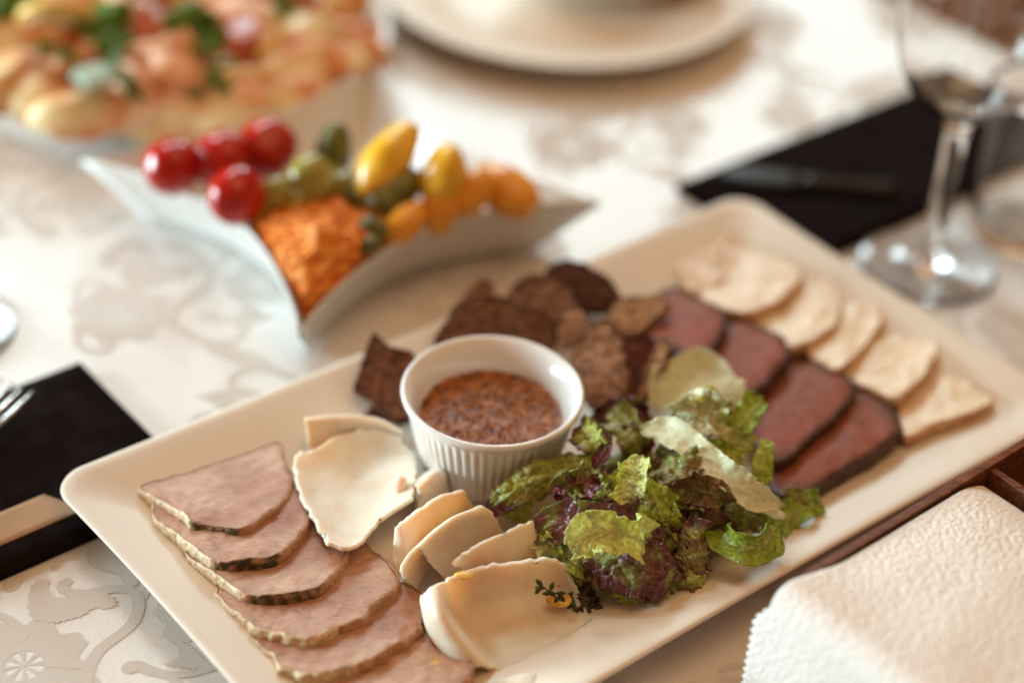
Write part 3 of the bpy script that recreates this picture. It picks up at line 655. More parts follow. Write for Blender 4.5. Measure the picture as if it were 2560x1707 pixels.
leaf('large blistered purple leaf with green veins at the front of the salad', [(1440,1395,.026),(1510,1398,.031),(1580,1412,.032),(1650,1425,.030),(1700,1432,.024)], 62, 'purple', face=(.05, -.6, .8), curl=-.45, frill=.12, freq=4, blister=.0022, seed=15, teeth=.08, nu=70, nv=41)
leaf('upright lime green curled leaf in the middle of the salad', [(1598,1136,.052),(1588,1172,.050),(1578,1210,.046),(1590,1250,.040)], 40, 'yellow', face=(-.5, -.75, .45), curl=1.0, frill=.22, freq=2.2, blister=.0012, seed=16)
leaf('narrow lime green leaf running down beside the upright curl', [(1602,1190,.046),(1625,1235,.042),(1648,1285,.036),(1668,1325,.028)], 30, 'lime', face=(-.2, -.7, .7), curl=.5, frill=.18, freq=3, seed=17)
leaf('olive brown leaf arm reaching over toward the ramekin', [(1222,1276,.020),(1262,1248,.027),(1312,1214,.034),(1376,1186,.038),(1438,1170,.040),(1480,1140,.042)], 38, 'olive', face=(-.1, -.65, .75), curl=-.5, frill=.22, freq=3.2, blister=.0013, seed=18, teeth=.16)
leaf('purple leaf tip at the end of the olive brown arm', [(1212,1284,.020),(1250,1262,.026),(1300,1238,.030)], 20, 'purple', face=(-.1, -.6, .8), frill=.2, freq=2, seed=19)
leaf('green lettuce fold hanging below the olive brown arm', [(1318,1236,.030),(1298,1272,.022),(1292,1305,.012)], 26, 'lime', face=(-.2, -.9, .3), curl=.6, frill=.2, freq=2, seed=20)
leaf('red purple frilled leaf edge below the olive brown arm', [(1408,1262,.036),(1420,1222,.041),(1452,1205,.043),(1470,1188,.042)], 34, 'red', face=(-.2, -.8, .5), curl=.5, frill=.6, freq=4.5, blister=.0010, seed=21, teeth=.45, edgep=1.6)
leaf('mottled olive leaf hanging behind the red purple frill', [(1478,1180,.040),(1495,1225,.038),(1512,1262,.032),(1530,1300,.024)], 34, 'mix', face=(-.3, -.75, .5), curl=-.5, frill=.2, freq=3, seed=22)
leaf('small green and brown leaf sticking up beside the ramekin', [(1450,1052,.046),(1468,1085,.048),(1490,1118,.046),(1505,1150,.040)], 38, 'mix', face=(-.35, -.75, .5), curl=.7, frill=.25, freq=2.3, seed=23, teeth=.15)
leaf('pinkish pointed leaf spike next to the upright green and brown leaf', [(1532,1088,.050),(1518,1115,.048),(1502,1142,.044),(1484,1168,.040)], 17, 'red', face=(-.5, -.7, .5), curl=.6, frill=.15, freq=2, seed=24, taper=(.8, .6))
leaf('olive leaf at the back of the salad near the ramekin', [(1545,1020,.038),(1560,1055,.043),(1580,1095,.042),(1600,1130,.036)], 42, 'olive', face=(-.2, -.8, .5), curl=.6, frill=.3, freq=2.6, seed=25)
leaf('dark purple frilled leaf behind the salad next to the ramekin', [(1475,1080,.022),(1520,1040,.030),(1570,1035,.032),(1630,1060,.030)], 34, 'purple', face=(-.1, -.8, .5), frill=.4, freq=3.6, seed=26)
leaf('pale yellow crumpled leaf at the back under the creamy strip', [(1690,1062,.042),(1735,1040,.050),(1775,1030,.052),(1820,1060,.046)], 56, 'pale', face=(-.1, -.8, .6), curl=.6, frill=.34, freq=2.4, blister=.0012, seed=27, m='leaf')
leaf('yellow green leaf rising behind the pale crumpled leaf', [(1745,1060,.046),(1780,1015,.054),(1800,985,.056)], 40, 'yellow', face=(-.2, -.85, .4), curl=.6, frill=.3, freq=2, seed=28)
leaf('green leaf edge at the back against the red beef', [(1830,1110,.040),(1850,1065,.046),(1880,1025,.050),(1905,1000,.050)], 34, 'green', face=(-.4, -.75, .5), curl=.8, frill=.3, freq=2.4, seed=29)
leaf('lime ruffled leaf below the green edge at the back', [(1800,1095,.042),(1840,1105,.042),(1880,1125,.038)], 30, 'yellow', face=(-.1, -.8, .5), frill=.35, freq=2.2, seed=30)
leaf('slim pale green leaf standing against the lowest beef slice', [(1906,1096,.046),(1912,1130,.043),(1905,1175,.037),(1892,1215,.030)], 22, 'lime', face=(-.3, -.85, .4), curl=.5, frill=.06, freq=2, blister=.0003, seed=31, rib=False, teeth=.02, taper=(.9, .5))
leaf('olive brown wrinkled leaf in the centre under the creamy strip', [(1650,1105,.042),(1680,1150,.045),(1700,1200,.043),(1690,1260,.034)], 60, 'brown', face=(-.2, -.7, .7), curl=-.6, frill=.26, freq=3, blister=.0018, seed=32)
leaf('brown frilled leaf with scalloped edge in the centre right', [(1700,1240,.036),(1740,1225,.041),(1775,1235,.042),(1806,1262,.036)], 46, 'brown', face=(0, -.8, .5), curl=.7, frill=.45, freq=3, blister=.0010, seed=33, teeth=.2)
leaf('dark purple hollow leaf below the brown frilled leaf', [(1715,1295,.028),(1750,1310,.031),(1790,1325,.028),(1815,1340,.022)], 42, 'purple', face=(0, -.8, .5), curl=.8, frill=.3, freq=2.6, seed=34)
leaf('bright green leaf curled up at the bare side of the platter', [(1788,1300,.030),(1812,1345,.032),(1862,1365,.034),(1915,1355,.032),(1935,1322,.028)], 42, 'green', face=(0, -.85, .5), curl=.9, frill=.10, freq=1.6, blister=.0006, seed=35, teeth=.05)
leaf('olive green stalk piece above the bright green curl', [(1845,1245,.036),(1838,1280,.034),(1826,1318,.028)], 26, 'olive', face=(-.3, -.8, .4), curl=.4, frill=.1, freq=2, seed=36)
leaf('soft green leaf trailing out toward the bare platter', [(1910,1325,.016),(1960,1300,.020),(2010,1270,.022),(2050,1262,.018)], 36, 'green', face=(.1, -.6, .8), curl=.5, frill=.35, freq=2.6, seed=37)
leaf('small olive leaf behind the trailing green leaf', [(1960,1290,.018),(1990,1250,.025),(2010,1228,.027)], 26, 'olive', face=(.1, -.8, .5), frill=.3, freq=2, seed=38)
leaf('olive blistered leaf fold at the front left of the salad', [(1462,1405,.022),(1490,1425,.024),(1525,1445,.021),(1545,1462,.016)], 34, 'brown', face=(-.1, -.7, .7), curl=-.7, frill=.15, freq=3, blister=.0016, seed=39)
leaf('yellow green and brown leaf spilling lowest at the front', [(1520,1432,.022),(1552,1460,.021),(1580,1490,.017),(1606,1516,.012)], 34, 'mix', face=(-.1, -.7, .7), curl=-.5, frill=.22, freq=3, blister=.0014, seed=40)
leaf('dark red leaf scrap under the front purple leaf', [(1600,1475,.015),(1630,1490,.016),(1660,1500,.013),(1672,1520,.011)], 30, 'dark', face=(0, -.7, .7), frill=.35, freq=3, seed=41)
leaf('deep red frilled tip lying on bare porcelain at the front', [(1610,1512,.0125),(1635,1518,.0125),(1655,1514,.0115)], 13, 'red', face=(0, -.6, .8), frill=.4, freq=3, seed=42)
leaf('olive yellow leaf edge at the front right of the purple leaf', [(1690,1462,.018),(1725,1448,.022),(1768,1430,.021)], 28, 'mix', face=(.1, -.7, .7), curl=-.4, frill=.2, freq=3, seed=43)
leaf('brown green leaf beside the front purple leaf', [(1690,1400,.026),(1730,1395,.028),(1770,1385,.024)], 40, 'brown', face=(.1, -.7, .7), curl=-.4, frill=.3, freq=3, seed=44)
leaf('light green frilled bits at the left edge of the purple leaf', [(1345,1345,.028),(1362,1370,.026),(1388,1395,.020)], 24, 'yellow', face=(-.3, -.75, .5), frill=.5, freq=3.4, seed=45, teeth=.3)
leaf('small lime frill under the yellow green folded leaf', [(1420,1395,.026),(1440,1415,.026),(1470,1425,.023)], 22, 'lime', face=(-.2, -.75, .6), frill=.5, freq=3, seed=46)
leaf('brown green leaf drooping at the front left corner of the salad', [(1425,1425,.020),(1445,1455,.018),(1470,1480,.014)], 36, 'olive', face=(-.2, -.8, .5), curl=.5, frill=.35, freq=3, seed=47)
leaf('dark scalloped leaf lowest at the front left of the salad', [(1440,1480,.014),(1462,1495,.014),(1490,1490,.012)], 28, 'dark', face=(-.1, -.7, .7), frill=.4, freq=3.4, seed=48)
leaf('grey green leaf under the middle of the red purple frill', [(1440,1262,.026),(1480,1272,.028),(1540,1290,.026)], 30, 'mix', face=(-.1, -.7, .7), curl=.4, frill=.2, freq=3, seed=49)
for k, (sp_, hw_, pl_, lb_) in enumerate([
 ([(1500,1235,.034),(1540,1225,.038),(1580,1240,.034)], 40, 'mix', 'green and purple leaf between the olive arm and the upright curl'),
 ([(1610,1255,.034),(1650,1250,.038),(1690,1270,.034)], 38, 'lime', 'lime leaf fold in the centre behind the purple front leaf'),
 ([(1740,1175,.036),(1780,1200,.038),(1810,1240,.033)], 38, 'olive', 'olive leaf fold under the middle of the creamy strip'),
 ([(1560,1345,.030),(1610,1350,.034),(1660,1365,.030)], 40, 'purple', 'purple puckered leaf right of the yellow green folded leaf'),
 ([(1690,1345,.026),(1730,1350,.030),(1770,1362,.024)], 42, 'mix', 'green leaf with purple frill left of the bright green curl'),
 ([(1850,1265,.026),(1880,1290,.026),(1915,1300,.021)], 38, 'olive', 'olive green leaf behind the bright green curl'),
 ([(1620,1455,.020),(1660,1465,.020),(1700,1470,.015)], 34, 'mix', 'green edged leaf under the right end of the purple front leaf'),
 ([(1550,1110,.036),(1590,1100,.040),(1630,1120,.036)], 38, 'red', 'maroon leaf behind the upright lime curl'),
 ([(1760,1120,.040),(1800,1140,.042),(1850,1160,.036)], 36, 'lime', 'lime leaf showing above the creamy strip')]):
    leaf(lb_, sp_, hw_, pl_, face=(-.1, -.7, .7), curl=(.5, -.5)[k % 2], frill=.36, freq=2.8, blister=.0012, seed=300+k, teeth=.22)
# translucent pale leaf lying between beef and brown slices
leaf('big translucent pale leaf lying between the beef and the brown slices', [(1640,1020,.024),(1680,960,.031),(1735,930,.033),(1800,985,.031),(1850,1030,.026)], 66, 'pale', face=(.0, -.6, .8), curl=.4, frill=.05, freq=2, blister=.0004, seed=50, m='paleleaf', rib=False, teeth=.02)

# thyme and crumbs
def sprig(pts, n, label):
    t = thing('herb_sprig', P(*pts[0]), label, 'herb')
    sp = [P(*q) for q in pts]; vs, fs = [], []
    for i in range(9):
        c = cat(sp, i/8)
        for a in range(5): vs.append(c+(RT*math.cos(a*1.2566)+UP*math.sin(a*1.2566))*.00035)
    mk('stem', vs, grid_faces(9, 5, wrapv=True), M['herb'], t)
    rnd = random.Random(n)
    for i in range(n):
        c = cat(sp, i/(n-1)); d = (RT*rnd.uniform(-1, 1)+UP*rnd.uniform(-.8, 1)).normalized(); s = d.cross(FW).normalized()
        v2 = [c+d*a*.0045+s*math.sin(a*3.1416)*.0011*e-FW*.0006*math.sin(a*3.14)*(1-abs(e)) for a in (0, .2, .4, .6, .8, 1) for e in (-1, 0, 1)]
        o = mk('leaf', v2, grid_faces(6, 3), M['herb'], t); q = o.modifiers.new('thickness', 'SOLIDIFY'); q.thickness = .0003
sprig([(1352,1462,.0275), (1375,1478,.025), (1402,1486,.0225)], 9, 'dark thyme sprig poking out of the folded fat slice')
sprig([(1415,1498,.0145), (1430,1515,.0145), (1446,1532,.0125)], 6, 'small dark thyme sprig lying on the porcelain by the salad')
def crumb(px, py, z, size, label, m='crumb', name='crumb', cat_='crumb', flat=.6, seed=0, st=1.0):
    c = P(px, py, z); vs = []
    for v in ICO2[0]:
        k = 1+.45*nz(v, 1.7, seed)
        vs.append(c+Vector((v.x*size*st*k, v.y*size*k, v.z*size*flat*k)))
    return tag(mk(name, vs, ICO2[1], M[m]), label, cat_)
crumb(1398,1500,.0175,.0036,'orange crumb beside the thyme under the folded fat slice', seed=1, flat=.3, st=1.5)
crumb(1097,1665,.0155,.0036,'yellow crumb on the lowest pork slice beside the folded fat', seed=2, st=1.4)
crumb(1163,1437,.0335,.0024,'yellow fleck on the ridge of the folded fat slice', seed=3, st=1.8, flat=.35)
crumb(598,1577,.0105,.0018,'tiny orange crumb on the porcelain beside the pork', seed=4)
crumb(1000,1212,.0245,.0032,'white torn fat scrap on the widest fat slice', m='lard', name='fat_scrap', cat_='scrap', seed=5, flat=1.5)
crumb(950,1298,.0262,.0006,'brown speck on the front lip of the widest fat slice', m='speck', name='pepper_speck', cat_='speck', seed=6)
crumb(2143,1268,.0125,.0009,'dark pepper speck on bare porcelain near the wooden caddy', m='speck', name='pepper_speck', cat_='speck', seed=7)
crumb(1846,1402,.0095,.0005,'faint brown speck on porcelain below the green curl', m='speck', name='pepper_speck', cat_='speck', seed=8)

cr = random.Random(12)
for k, (x, y) in enumerate([(850,1010),(872,1034),(900,1062),(1105,880),(1076,905),(812,985),(1450,1050),(1700,760),(1655,712)]):
    crumb(x+cr.uniform(-8, 8), y+cr.uniform(-6, 6), WELL+.0007, cr.uniform(.0005, .0011), 'tiny brown crumb fallen on the porcelain near the brown slices', m='speck', name='crumb', seed=20+k)['group'] = 'crumbs round the brown slices'
for k, (x, y) in enumerate([(455,1480),(560,1620),(500,1545),(610,1672)]):
    crumb(x, y, WELL+.0012, cr.uniform(.0006, .0011), 'tiny cream crumb fallen on the porcelain along the pork fan', m='crumb', name='crumb', seed=40+k)['group'] = 'crumbs along the pork fan'
# ------------------------------------------------------------------ pickle bowl with pointed corners
BC = Vector((-.0970, .8475, 0)); BROT = R(-1.7); BD = .1390
def make_bowl():
    n = 44; corners = []
    for k in range(4):
        a = R(-90)+BROT+k*math.pi/2; corners.append(Vector((math.cos(a), math.sin(a), 0))*BD)
    vs = []
    # plan scale, how far the sides are drawn in, height
    prof = [(.0, .0, .0040), (.3, .05, .0042), (.55, .15, .0050), (.70, .27, .0085), (.80, .30, .0150), (.90, .30, .0245), (.965, .295, .0320), (.994, .29, .0345), (1.0, .29, .0350), (1.004, .288, .0343), (.996, .29, .0318), (.93, .30, .0235), (.86, .31, .0135), (.80, .31, .0050), (.775, .31, .0010), (.70, .29, .0008), (.60, .27, .0010)]
    for s, ci, h in prof:
        for k in range(4):
            a, b = corners[k], corners[(k+1) % 4]
            for i in range(n):
                t = i/n; e = (4*t*(1-t))**.62; p = a.lerp(b, t)*(1-ci*e)
                vs.append(BC+p*s+Vector((0, 0, h*(1+.16*e*min(1, h/.02)))))
    N = 4*n
    o = mk('pickle_bowl', vs, grid_faces(len(prof), N, wrapv=True)+[tuple((len(prof)-1)*N+i for i in range(N))], M['whiteware'])
    tag(o, 'white star shaped bowl with four pointed corners and inward curved sides, full of pickles', 'bowl')
make_bowl()
def bowl_s(p):                            # how far out in the bowl's star plan a point lies, 1 on the rim
    q = Matrix.Rotation(-BROT, 3, 'Z') @ (p-BC); x, y = abs(q.x), abs(q.y)
    t = y/(x+y+1e-9); return (x+y)/BD/(1-.29*(4*t*(1-t))**.62)
def blobthing(name, c, rx, ry, rz, rot, m, label, cat_, group=None, seed=0, lump=.05, bend=0., sub=ICO3, shape=None, stem=None):
    t = None; vs = []
    rm = rot
    for v in sub[0]:
        k = 1+lump*nz(v, 1.6, seed)+lump*.5*nz(v, 4, seed)
        q = Vector((v.x*rx*k, v.y*ry*k, v.z*rz*k))
        if shape: q = shape(q, v)
        if bend: q.z += bend*(1-(v.x)**2)*rx
        q = rm @ q
        vs.append(c+q)
    o = mk(name, vs, sub[1], m); tag(o, label, cat_, group); return o
def rot(x=0, y=0, z=0): return Matrix.Rotation(R(z), 3, 'Z') @ Matrix.Rotation(R(y), 3, 'Y') @ Matrix.Rotation(R(x), 3, 'X')
def tomato(px, py, z, r, label, rt, seed):
    def sh(q, v):
        d = math.hypot(v.x, v.y)
        if v.z > .7: q.z -= r*.22*max(0, 1-d/.55)**2
        return q
    blobthing('cherry_tomato', P(px, py, z), r, r, r*1.08, rt, M['tomato'], label, 'tomato', 'cherry tomatoes in the pickle bowl', seed, .09, shape=sh)
tomato(432,416,.050,.0152,'cherry tomato at the left corner of the pickle bowl', rot(70,20,0), 1)
tomato(560,400,.052,.0162,'cherry tomato between the left corner one and the rear one', rot(60,-20,0), 2)
tomato(668,372,.054,.0162,'cherry tomato furthest back beside the gherkin', rot(40,10,0), 3)
tomato(592,488,.052,.0150,'cherry tomato touching the carrot and the smaller olive', rot(80,-10,0), 4)
def olive(px, py, z, r, label, seed, m='olive', st=1.15, rt=None, group='olives in the pickle bowl', nm='olive', cat_='olive'):
    blobthing(nm, P(px, py, z), r*st, r, r, rt or rot(0, -30, 60), M[m], label, cat_, group, seed, .04)
olive(690,481,.052,.0080,'smaller green olive next to the tomatoes', 1)
olive(772,441,.056,.0108,'larger green olive above the carrot heap', 2)
olive(795,470,.052,.0085,'half hidden olive under the larger olive', 8)
olive(742,505,.046,.0085,'green olive resting on the carrot below the larger olive', 9)
olive(860,470,.048,.0090,'green olive squeezed between gherkin and leaning squash', 10, rt=rot(0,-10,130))
olive(645,515,.045,.0085,'green olive wedged under the front tomato', 11)
olive(820,455,.047,.0085,'green olive behind the carrot and under the upright gherkin', 12)
olive(834,378,.055,.0098,'upright green gherkin behind the olives', 3, 'gherkin', 1.7, rot(0,-75,70), 'gherkins in the pickle bowl', 'gherkin', 'gherkin')
olive(985,480,.052,.0105,'dark gherkin between the yellow squash pieces', 4, 'gherkin', 1.7, rot(0,-20,40), 'gherkins in the pickle bowl', 'gherkin', 'gherkin')
olive(900,478,.050,.0088,'dark gherkin below the leaning yellow squash', 5, 'gherkin', 1.5, rot(0,-10,120), 'gherkins in the pickle bowl', 'gherkin', 'gherkin')
olive(935,568,.0485,.0056,'nearly black gherkin slice among the carrot shreds', 6, 'gherkin', 1.5, rot(0,-10,160), 'gherkins in the pickle bowl', 'gherkin', 'gherkin')
olive(928,612,.0465,.0046,'tiny dark gherkin end near the bowl side', 7, 'gherkin', 1.3, rot(0,-10,10), 'gherkins in the pickle bowl', 'gherkin', 'gherkin')
def veg(px, py, z, rx, ry, rz, rt, m, label, seed, nm='yellow_squash', cat_='squash', gr='yellow squash pieces in the pickle bowl'):
    blobthing(nm, P(px, py, z), rx, ry, rz, rt, M[m], label, cat_, gr, seed, .10)
def dirrot(p, q): # rotation whose x axis points from p to q
    x = (q-p).normalized(); y = Vector((0, 0, 1)).cross(x).normalized(); z = x.cross(y); return Matrix((x, y, z)).transposed()
veg(965,400,.066,.0240,.0122,.0105,dirrot(P(905,470,.056),P(1022,326,.080)),'yellow','long yellow squash piece leaning up behind the carrot',1)
veg(1105,440,.060,.0180,.0130,.0115,dirrot(P(1085,480,.05),P(1118,400,.068)),'yellow','plump yellow squash piece right of the dark gherkin',2)
veg(1098,520,.046,.0150,.0100,.0090,dirrot(P(1080,570,.036),P(1105,480,.052)),'orangeveg','amber squash piece below the plump yellow one',3)
veg(1180,480,.052,.0150,.0100,.0090,dirrot(P(1150,520,.045),P(1200,440,.058)),'orangeveg','orange squash piece between the plump yellow one and the right corner',4)
veg(1265,478,.045,.0205,.0140,.0120,dirrot(P(1220,450,.046),P(1310,510,.040)),'orangeveg','wide orange squash piece in the right corner of the bowl',5)
veg(1010,560,.044,.0150,.0090,.0080,dirrot(P(980,590,.04),P(1040,530,.048)),'orangeveg','low orange squash piece along the bowl side',6)
def make_carrot():
    t = thing('carrot_salad', (BC.x-.01, BC.y-.07, .006), 'heap of shredded orange carrot filling the near corner of the pickle bowl', 'carrot')
    rnd = random.Random(5); vs, fs = [], []
    # heap core
    ring = [(750,800,.030),(703,705,.038),(648,615,.041),(612,545,.040),(690,490,.043),(790,468,.046),(885,490,.046),(965,535,.045),(1055,560,.042),(960,640,.041),(858,712,.038)]
    pts = [P(*q) for q in ring]; c = P(795,595,.053)
    V = [c]; n = 80; F = []
    for s in (.3, .55, .8, 1.0):
        for i in range(n):
            p = cat(pts, i/n, True); q = c.lerp(p, s); q.z += .006*(1-s)*s*4*.5-.004
            V.append(q+Vector((0, 0, .004*nz(q, 150, 2)-.0055)))
    for i in range(n):
        p = cat(pts, i/n, True); V.append(Vector((lerp(BC.x, p.x, .7), lerp(BC.y, p.y, .7), .012)))
    for q in V:                            # keep the heap within the bowl's walls
        lim = lerp(.70, .955, min(1, max(0, (q.z-.008)/.026))); k = bowl_s(q)
        if k > lim: q.x = BC.x+(q.x-BC.x)*lim/k; q.y = BC.y+(q.y-BC.y)*lim/k
    F = [(0, 1+i, 1+(i+1) % n) for i in range(n)]+grid_faces(5, n, 1, wrapv=True)
    mk('carrot_core', V, F, mat('carrot_shade', (.66, .15, .012), .6, .2), t)
    bm = bmesh.new(); bv = [bm.verts.new(v) for v in V]
    for f_ in F:
        try: bm.faces.new([bv[i] for i in f_])
        except ValueError: pass
    bmesh.ops.triangulate(bm, faces=bm.faces); tree = BVHTree.FromBMesh(bm); bm.free()
    dn = P(755,800,.018)-c; dn.z = 0; dn.normalize(); made = 0
    for k in range(4000):
        if made > 900: break
        p = c.lerp(cat(pts, rnd.random(), True), math.sqrt(rnd.random()))
        d = Matrix.Rotation(rnd.gauss(0, .7), 3, 'Z') @ dn
        L = rnd.uniform(.012, .034); w = rnd.uniform(.0007, .0013); sd = Vector((-d.y, d.x, 0)); bend = rnd.uniform(-.006, .006); off = rnd.uniform(.0008, .0065); lift = rnd.uniform(-.0008, .003)
        row = []
        for i in range(8):
            u = i/7-.5; q = p+d*u*L+sd*bend*(1-4*u*u)
            h = tree.ray_cast(Vector((q.x, q.y, .2)), Vector((0, 0, -1)))[0]
            if h is None or h.z < .014: row = None; break
            row.append(Vector((q.x, q.y, h.z+off+lift*(4*u*u))))
        if row is None: continue
        if any(bowl_s(q) > .975 for q in row): continue
        b = len(vs); made += 1
        for q in row:
            for x, y in ((1, 1), (-1, 1), (-1, -1), (1, -1)): vs.append(q+sd*x*w+Vector((0, 0, y*w*.8)))
        fs += grid_faces(8, 4, b, wrapv=True)
    tag(mk('carrot_shreds', vs, fs, M['carrot'], t), kind='stuff')
make_carrot()

# ------------------------------------------------------------------ dishes behind
def plate(name, c, r, label, cat_, well=.68, rimz=.019, m='whiteware'):
    pr = [(.0001, .006), (well*r*.8, .006), (well*r*.94, .0068), (well*r, .0095), (well*r*1.06, .0125), (r*.86, .0155), (r*.97, rimz), (r*.995, rimz+.0004), (r, rimz-.0004), (r*.99, rimz-.0018), (r*.86, .0125), (well*r*1.06, .0088), (well*r, .005), (well*r*.96, .0008), (well*r*.9, .0008), (well*r*.88, .003), (.0001, .003)]
    return tag(lathe(name, pr, c, M[m], 128), label, cat_)
D3 = Vector((-.222, 1.043, 0))
plate('round_plate', D3, .134, 'round white plate heaped with potato wedges, prawns and parsley', 'plate', well=.86, rimz=.021)
D4 = Vector((.0192, 1.150, 0))
plate('dinner_plate', D4, .127, 'wide pale dinner plate carrying only a soup bowl', 'plate', m='porcelain')
pr = [(.0001, .0095), (.030, .0095), (.045, .013), (.060, .024), (.074, .044), (.0785, .052), (.0798, .0522), (.080, .051), (.076, .043), (.062, .021), (.047, .009), (.036, .0064), (.034, .0062), (.0001, .0062)]
tag(lathe('soup_bowl', [(r*.93, z+.0004) for r, z in pr], D4+Vector((.034, .030, 0)), M['porcelain'], 96), 'pale soup bowl set on the wide dinner plate', 'bowl')
# food on the round plate: wedges
def wedge_shape(q, v):
    q = q.copy(); q.z *= (1 if v.z < 0 else .8+.4*(1-abs(v.y))); q.y *= 1-.25*max(0, v.z); return q
WD = [(225,285,.030,.0260,.0120,20,'potato'),(90,250,.026,.0230,.0125,-30,'potato'),(20,210,.028,.0250,.0130,60,'potato'),(30,120,.032,.0260,.0130,40,'potato'),(560,285,.028,.0270,.0125,10,'potato'),(420,300,.024,.0230,.0110,-10,'potato'),(640,230,.032,.0270,.0115,25,'potato'),(720,270,.026,.0240,.0110,35,'potato'),(780,185,.034,.0300,.0115,28,'potato'),(870,170,.028,.0230,.0115,40,'potato'),(690,140,.038,.0240,.0115,10,'potato'),(330,250,.034,.0220,.0120,-40,'shrimp'),(420,155,.048,.0210,.0110,15,'shrimp'),(440,200,.044,.0210,.0100,-10,'shrimp'),(640,70,.044,.0260,.0120,20,'shrimp'),(760,75,.038,.0240,.0110,-10,'potato'),(540,40,.046,.0220,.0110,45,'shrimp'),(330,60,.048,.0230,.0110,-20,'shrimp'),(180,10,.044,.0240,.0120,20,'shrimp'),(840,110,.030,.0200,.0100,-20,'shrimp'),(270,170,.036,.0220,.0110,60,'redtom'),(360,100,.044,.0190,.0120,10,'redtom'),(600,130,.042,.0200,.0110,80,'redtom'),(170,190,.034,.0190,.0110,10,'shrimp'),(520,220,.034,.0210,.0110,60,'shrimp'),(700,20,.046,.0200,.0110,0,'redtom'),(460,-40,.05,.024,.012,20,'potato'),(260,-60,.05,.024,.012,-30,'potato'),(60,-20,.04,.026,.012,10,'potato'),(680,-50,.04,.026,.012,40,'shrimp'),(850,20,.030,.0230,.0110,50,'potato')]
nmz = dict(potato=('potato_wedge', 'potato', 'cream potato wedge with orange browning in the heap on the round plate', 'potato wedges on the round plate'), shrimp=('prawn', 'prawn', 'curved orange pink prawn in the heap on the round plate', 'prawns on the round plate'), redtom=('tomato_piece', 'tomato', 'dark red cooked tomato piece in the heap on the round plate', 'tomato pieces on the round plate'))
for k, (x, y, z, a, b, rz, mm) in enumerate(WD):
    nm, ct, lb, gr = nmz[mm]
    def arc(q, v, a=a):
        q = wedge_shape(q, v); q.y += (v.x**2)*a*.55; return q
    a *= 1.25; b *= 1.3
    blobthing(nm, P(x, y, z), a, b, b*1.0, rot(random.Random(k).uniform(-40, 40), random.Random(k+9).uniform(-25, 25), rz), M[mm], lb, ct, gr, 200+k, .22, shape=arc if mm == 'shrimp' else wedge_shape)
def core():
    vs, fs = [], []
    n = 60
    for s, z in ((1, .0085), (.97, .016), (.8, .026), (.5, .034), (.2, .038), (.001, .038)):
        for i in range(n):
            a = 6.2832*i/n; r = .108*s; p = D3+Vector((r*math.cos(a), r*math.sin(a), 0)); vs.append(p+Vector((0, 0, z+.004*nz(p, 60, 4)*(s < 1))))
    o = mk('sauced_vegetables', vs, grid_faces(6, n, wrapv=True), M['redtom']); tag(o, 'low bed of brown red sauce and vegetables under the potato wedges', 'sauce', kind='stuff')
core()
def flatleaf(name, c, size, rt, label, m, cat_, group, seed):
    n = 40; vs = [c]; rnd = random.Random(seed)
    for s in (.35, .7, 1.0):
        for i in range(n):
            a = 6.2832*i/n; r = size*(.62+.30*abs(math.cos(a*2.5))+.10*math.sin(a*13))*s
            q = Vector((r*math.cos(a), r*math.sin(a)*.85, size*.25*math.sin(a*3+seed)*s*s)); vs.append(c+rt @ q)
    o = mk(name, vs, [(0, 1+i, 1+(i+1) % n) for i in range(n)]+grid_faces(3, n, 1, wrapv=True), M[m])
    q = o.modifiers.new('thickness', 'SOLIDIFY'); q.thickness = .0006
    tag(o, label, cat_, group)
for k, (x, y, z, s) in enumerate([(475,70,.066,.021),(520,100,.062,.014),(720,22,.058,.016),(140,120,.052,.015),(180,150,.050,.012),(315,190,.050,.015),(340,215,.048,.012),(265,60,.060,.020),(290,120,.056,.014),(560,185,.050,.014),(30,10,.056,.020),(835,105,.046,.009),(490,240,.042,.007),(230,30,.06,.014)]):
    flatleaf('parsley_leaf', P(x, y, z), s, rot(random.Random(k).uniform(20, 65), random.Random(k+50).uniform(-30, 30), random.Random(k+90).uniform(0, 180)), 'fresh green parsley leaf scattered over the prawns and potatoes', 'parsley', 'parsley', 'parsley leaves on the round plate', k)
tag(crumb(245,190,.054,.014,'grey green sage leaf lying across the heap on the round plate','lard','herb_leaf','herb',.25,3), None)
bpy.data.objects['herb_leaf'].data.materials[0] = mat('sage', (.30, .36, .26), .5, .3, vary=((.25, .32, .22), (.38, .43, .33)), vscale=60)
def lemon(px, py, z, r, rt, label):
    c = P(px, py, z); t = thing('lemon_slice', c-Vector((0, 0, r*.5)), label, 'lemon', 'lemon slices on the round plate')
    def half(prof, m, nm):
        vs = []; n = 40
        for rr, zz in prof:
            for i in range(n+1):
                a = math.pi*i/n; vs.append(c+rt @ Vector((rr*math.cos(a), rr*math.sin(a), zz)))
        mk(nm, vs, grid_faces(len(prof), n+1), m, t)
    half([(.0005, .0035), (r*.88, .0035), (r*.9, .002), (r*.9, -.002), (r*.88, -.0035), (.0005, -.0035), (.0005, .0035)], M['lemon'], 'flesh')
    half([(r*.9, .0036), (r*.98, .0034), (r, .001), (r, -.001), (r*.98, -.0034), (r*.9, -.0036)], M['lemonskin'], 'peel')
lemon(140,50,.060,.022,rot(50,0,190),'half lemon slice resting upright among the parsley')
lemon(770,110,.046,.020,rot(40,0,10),'half lemon slice on the potato wedges')

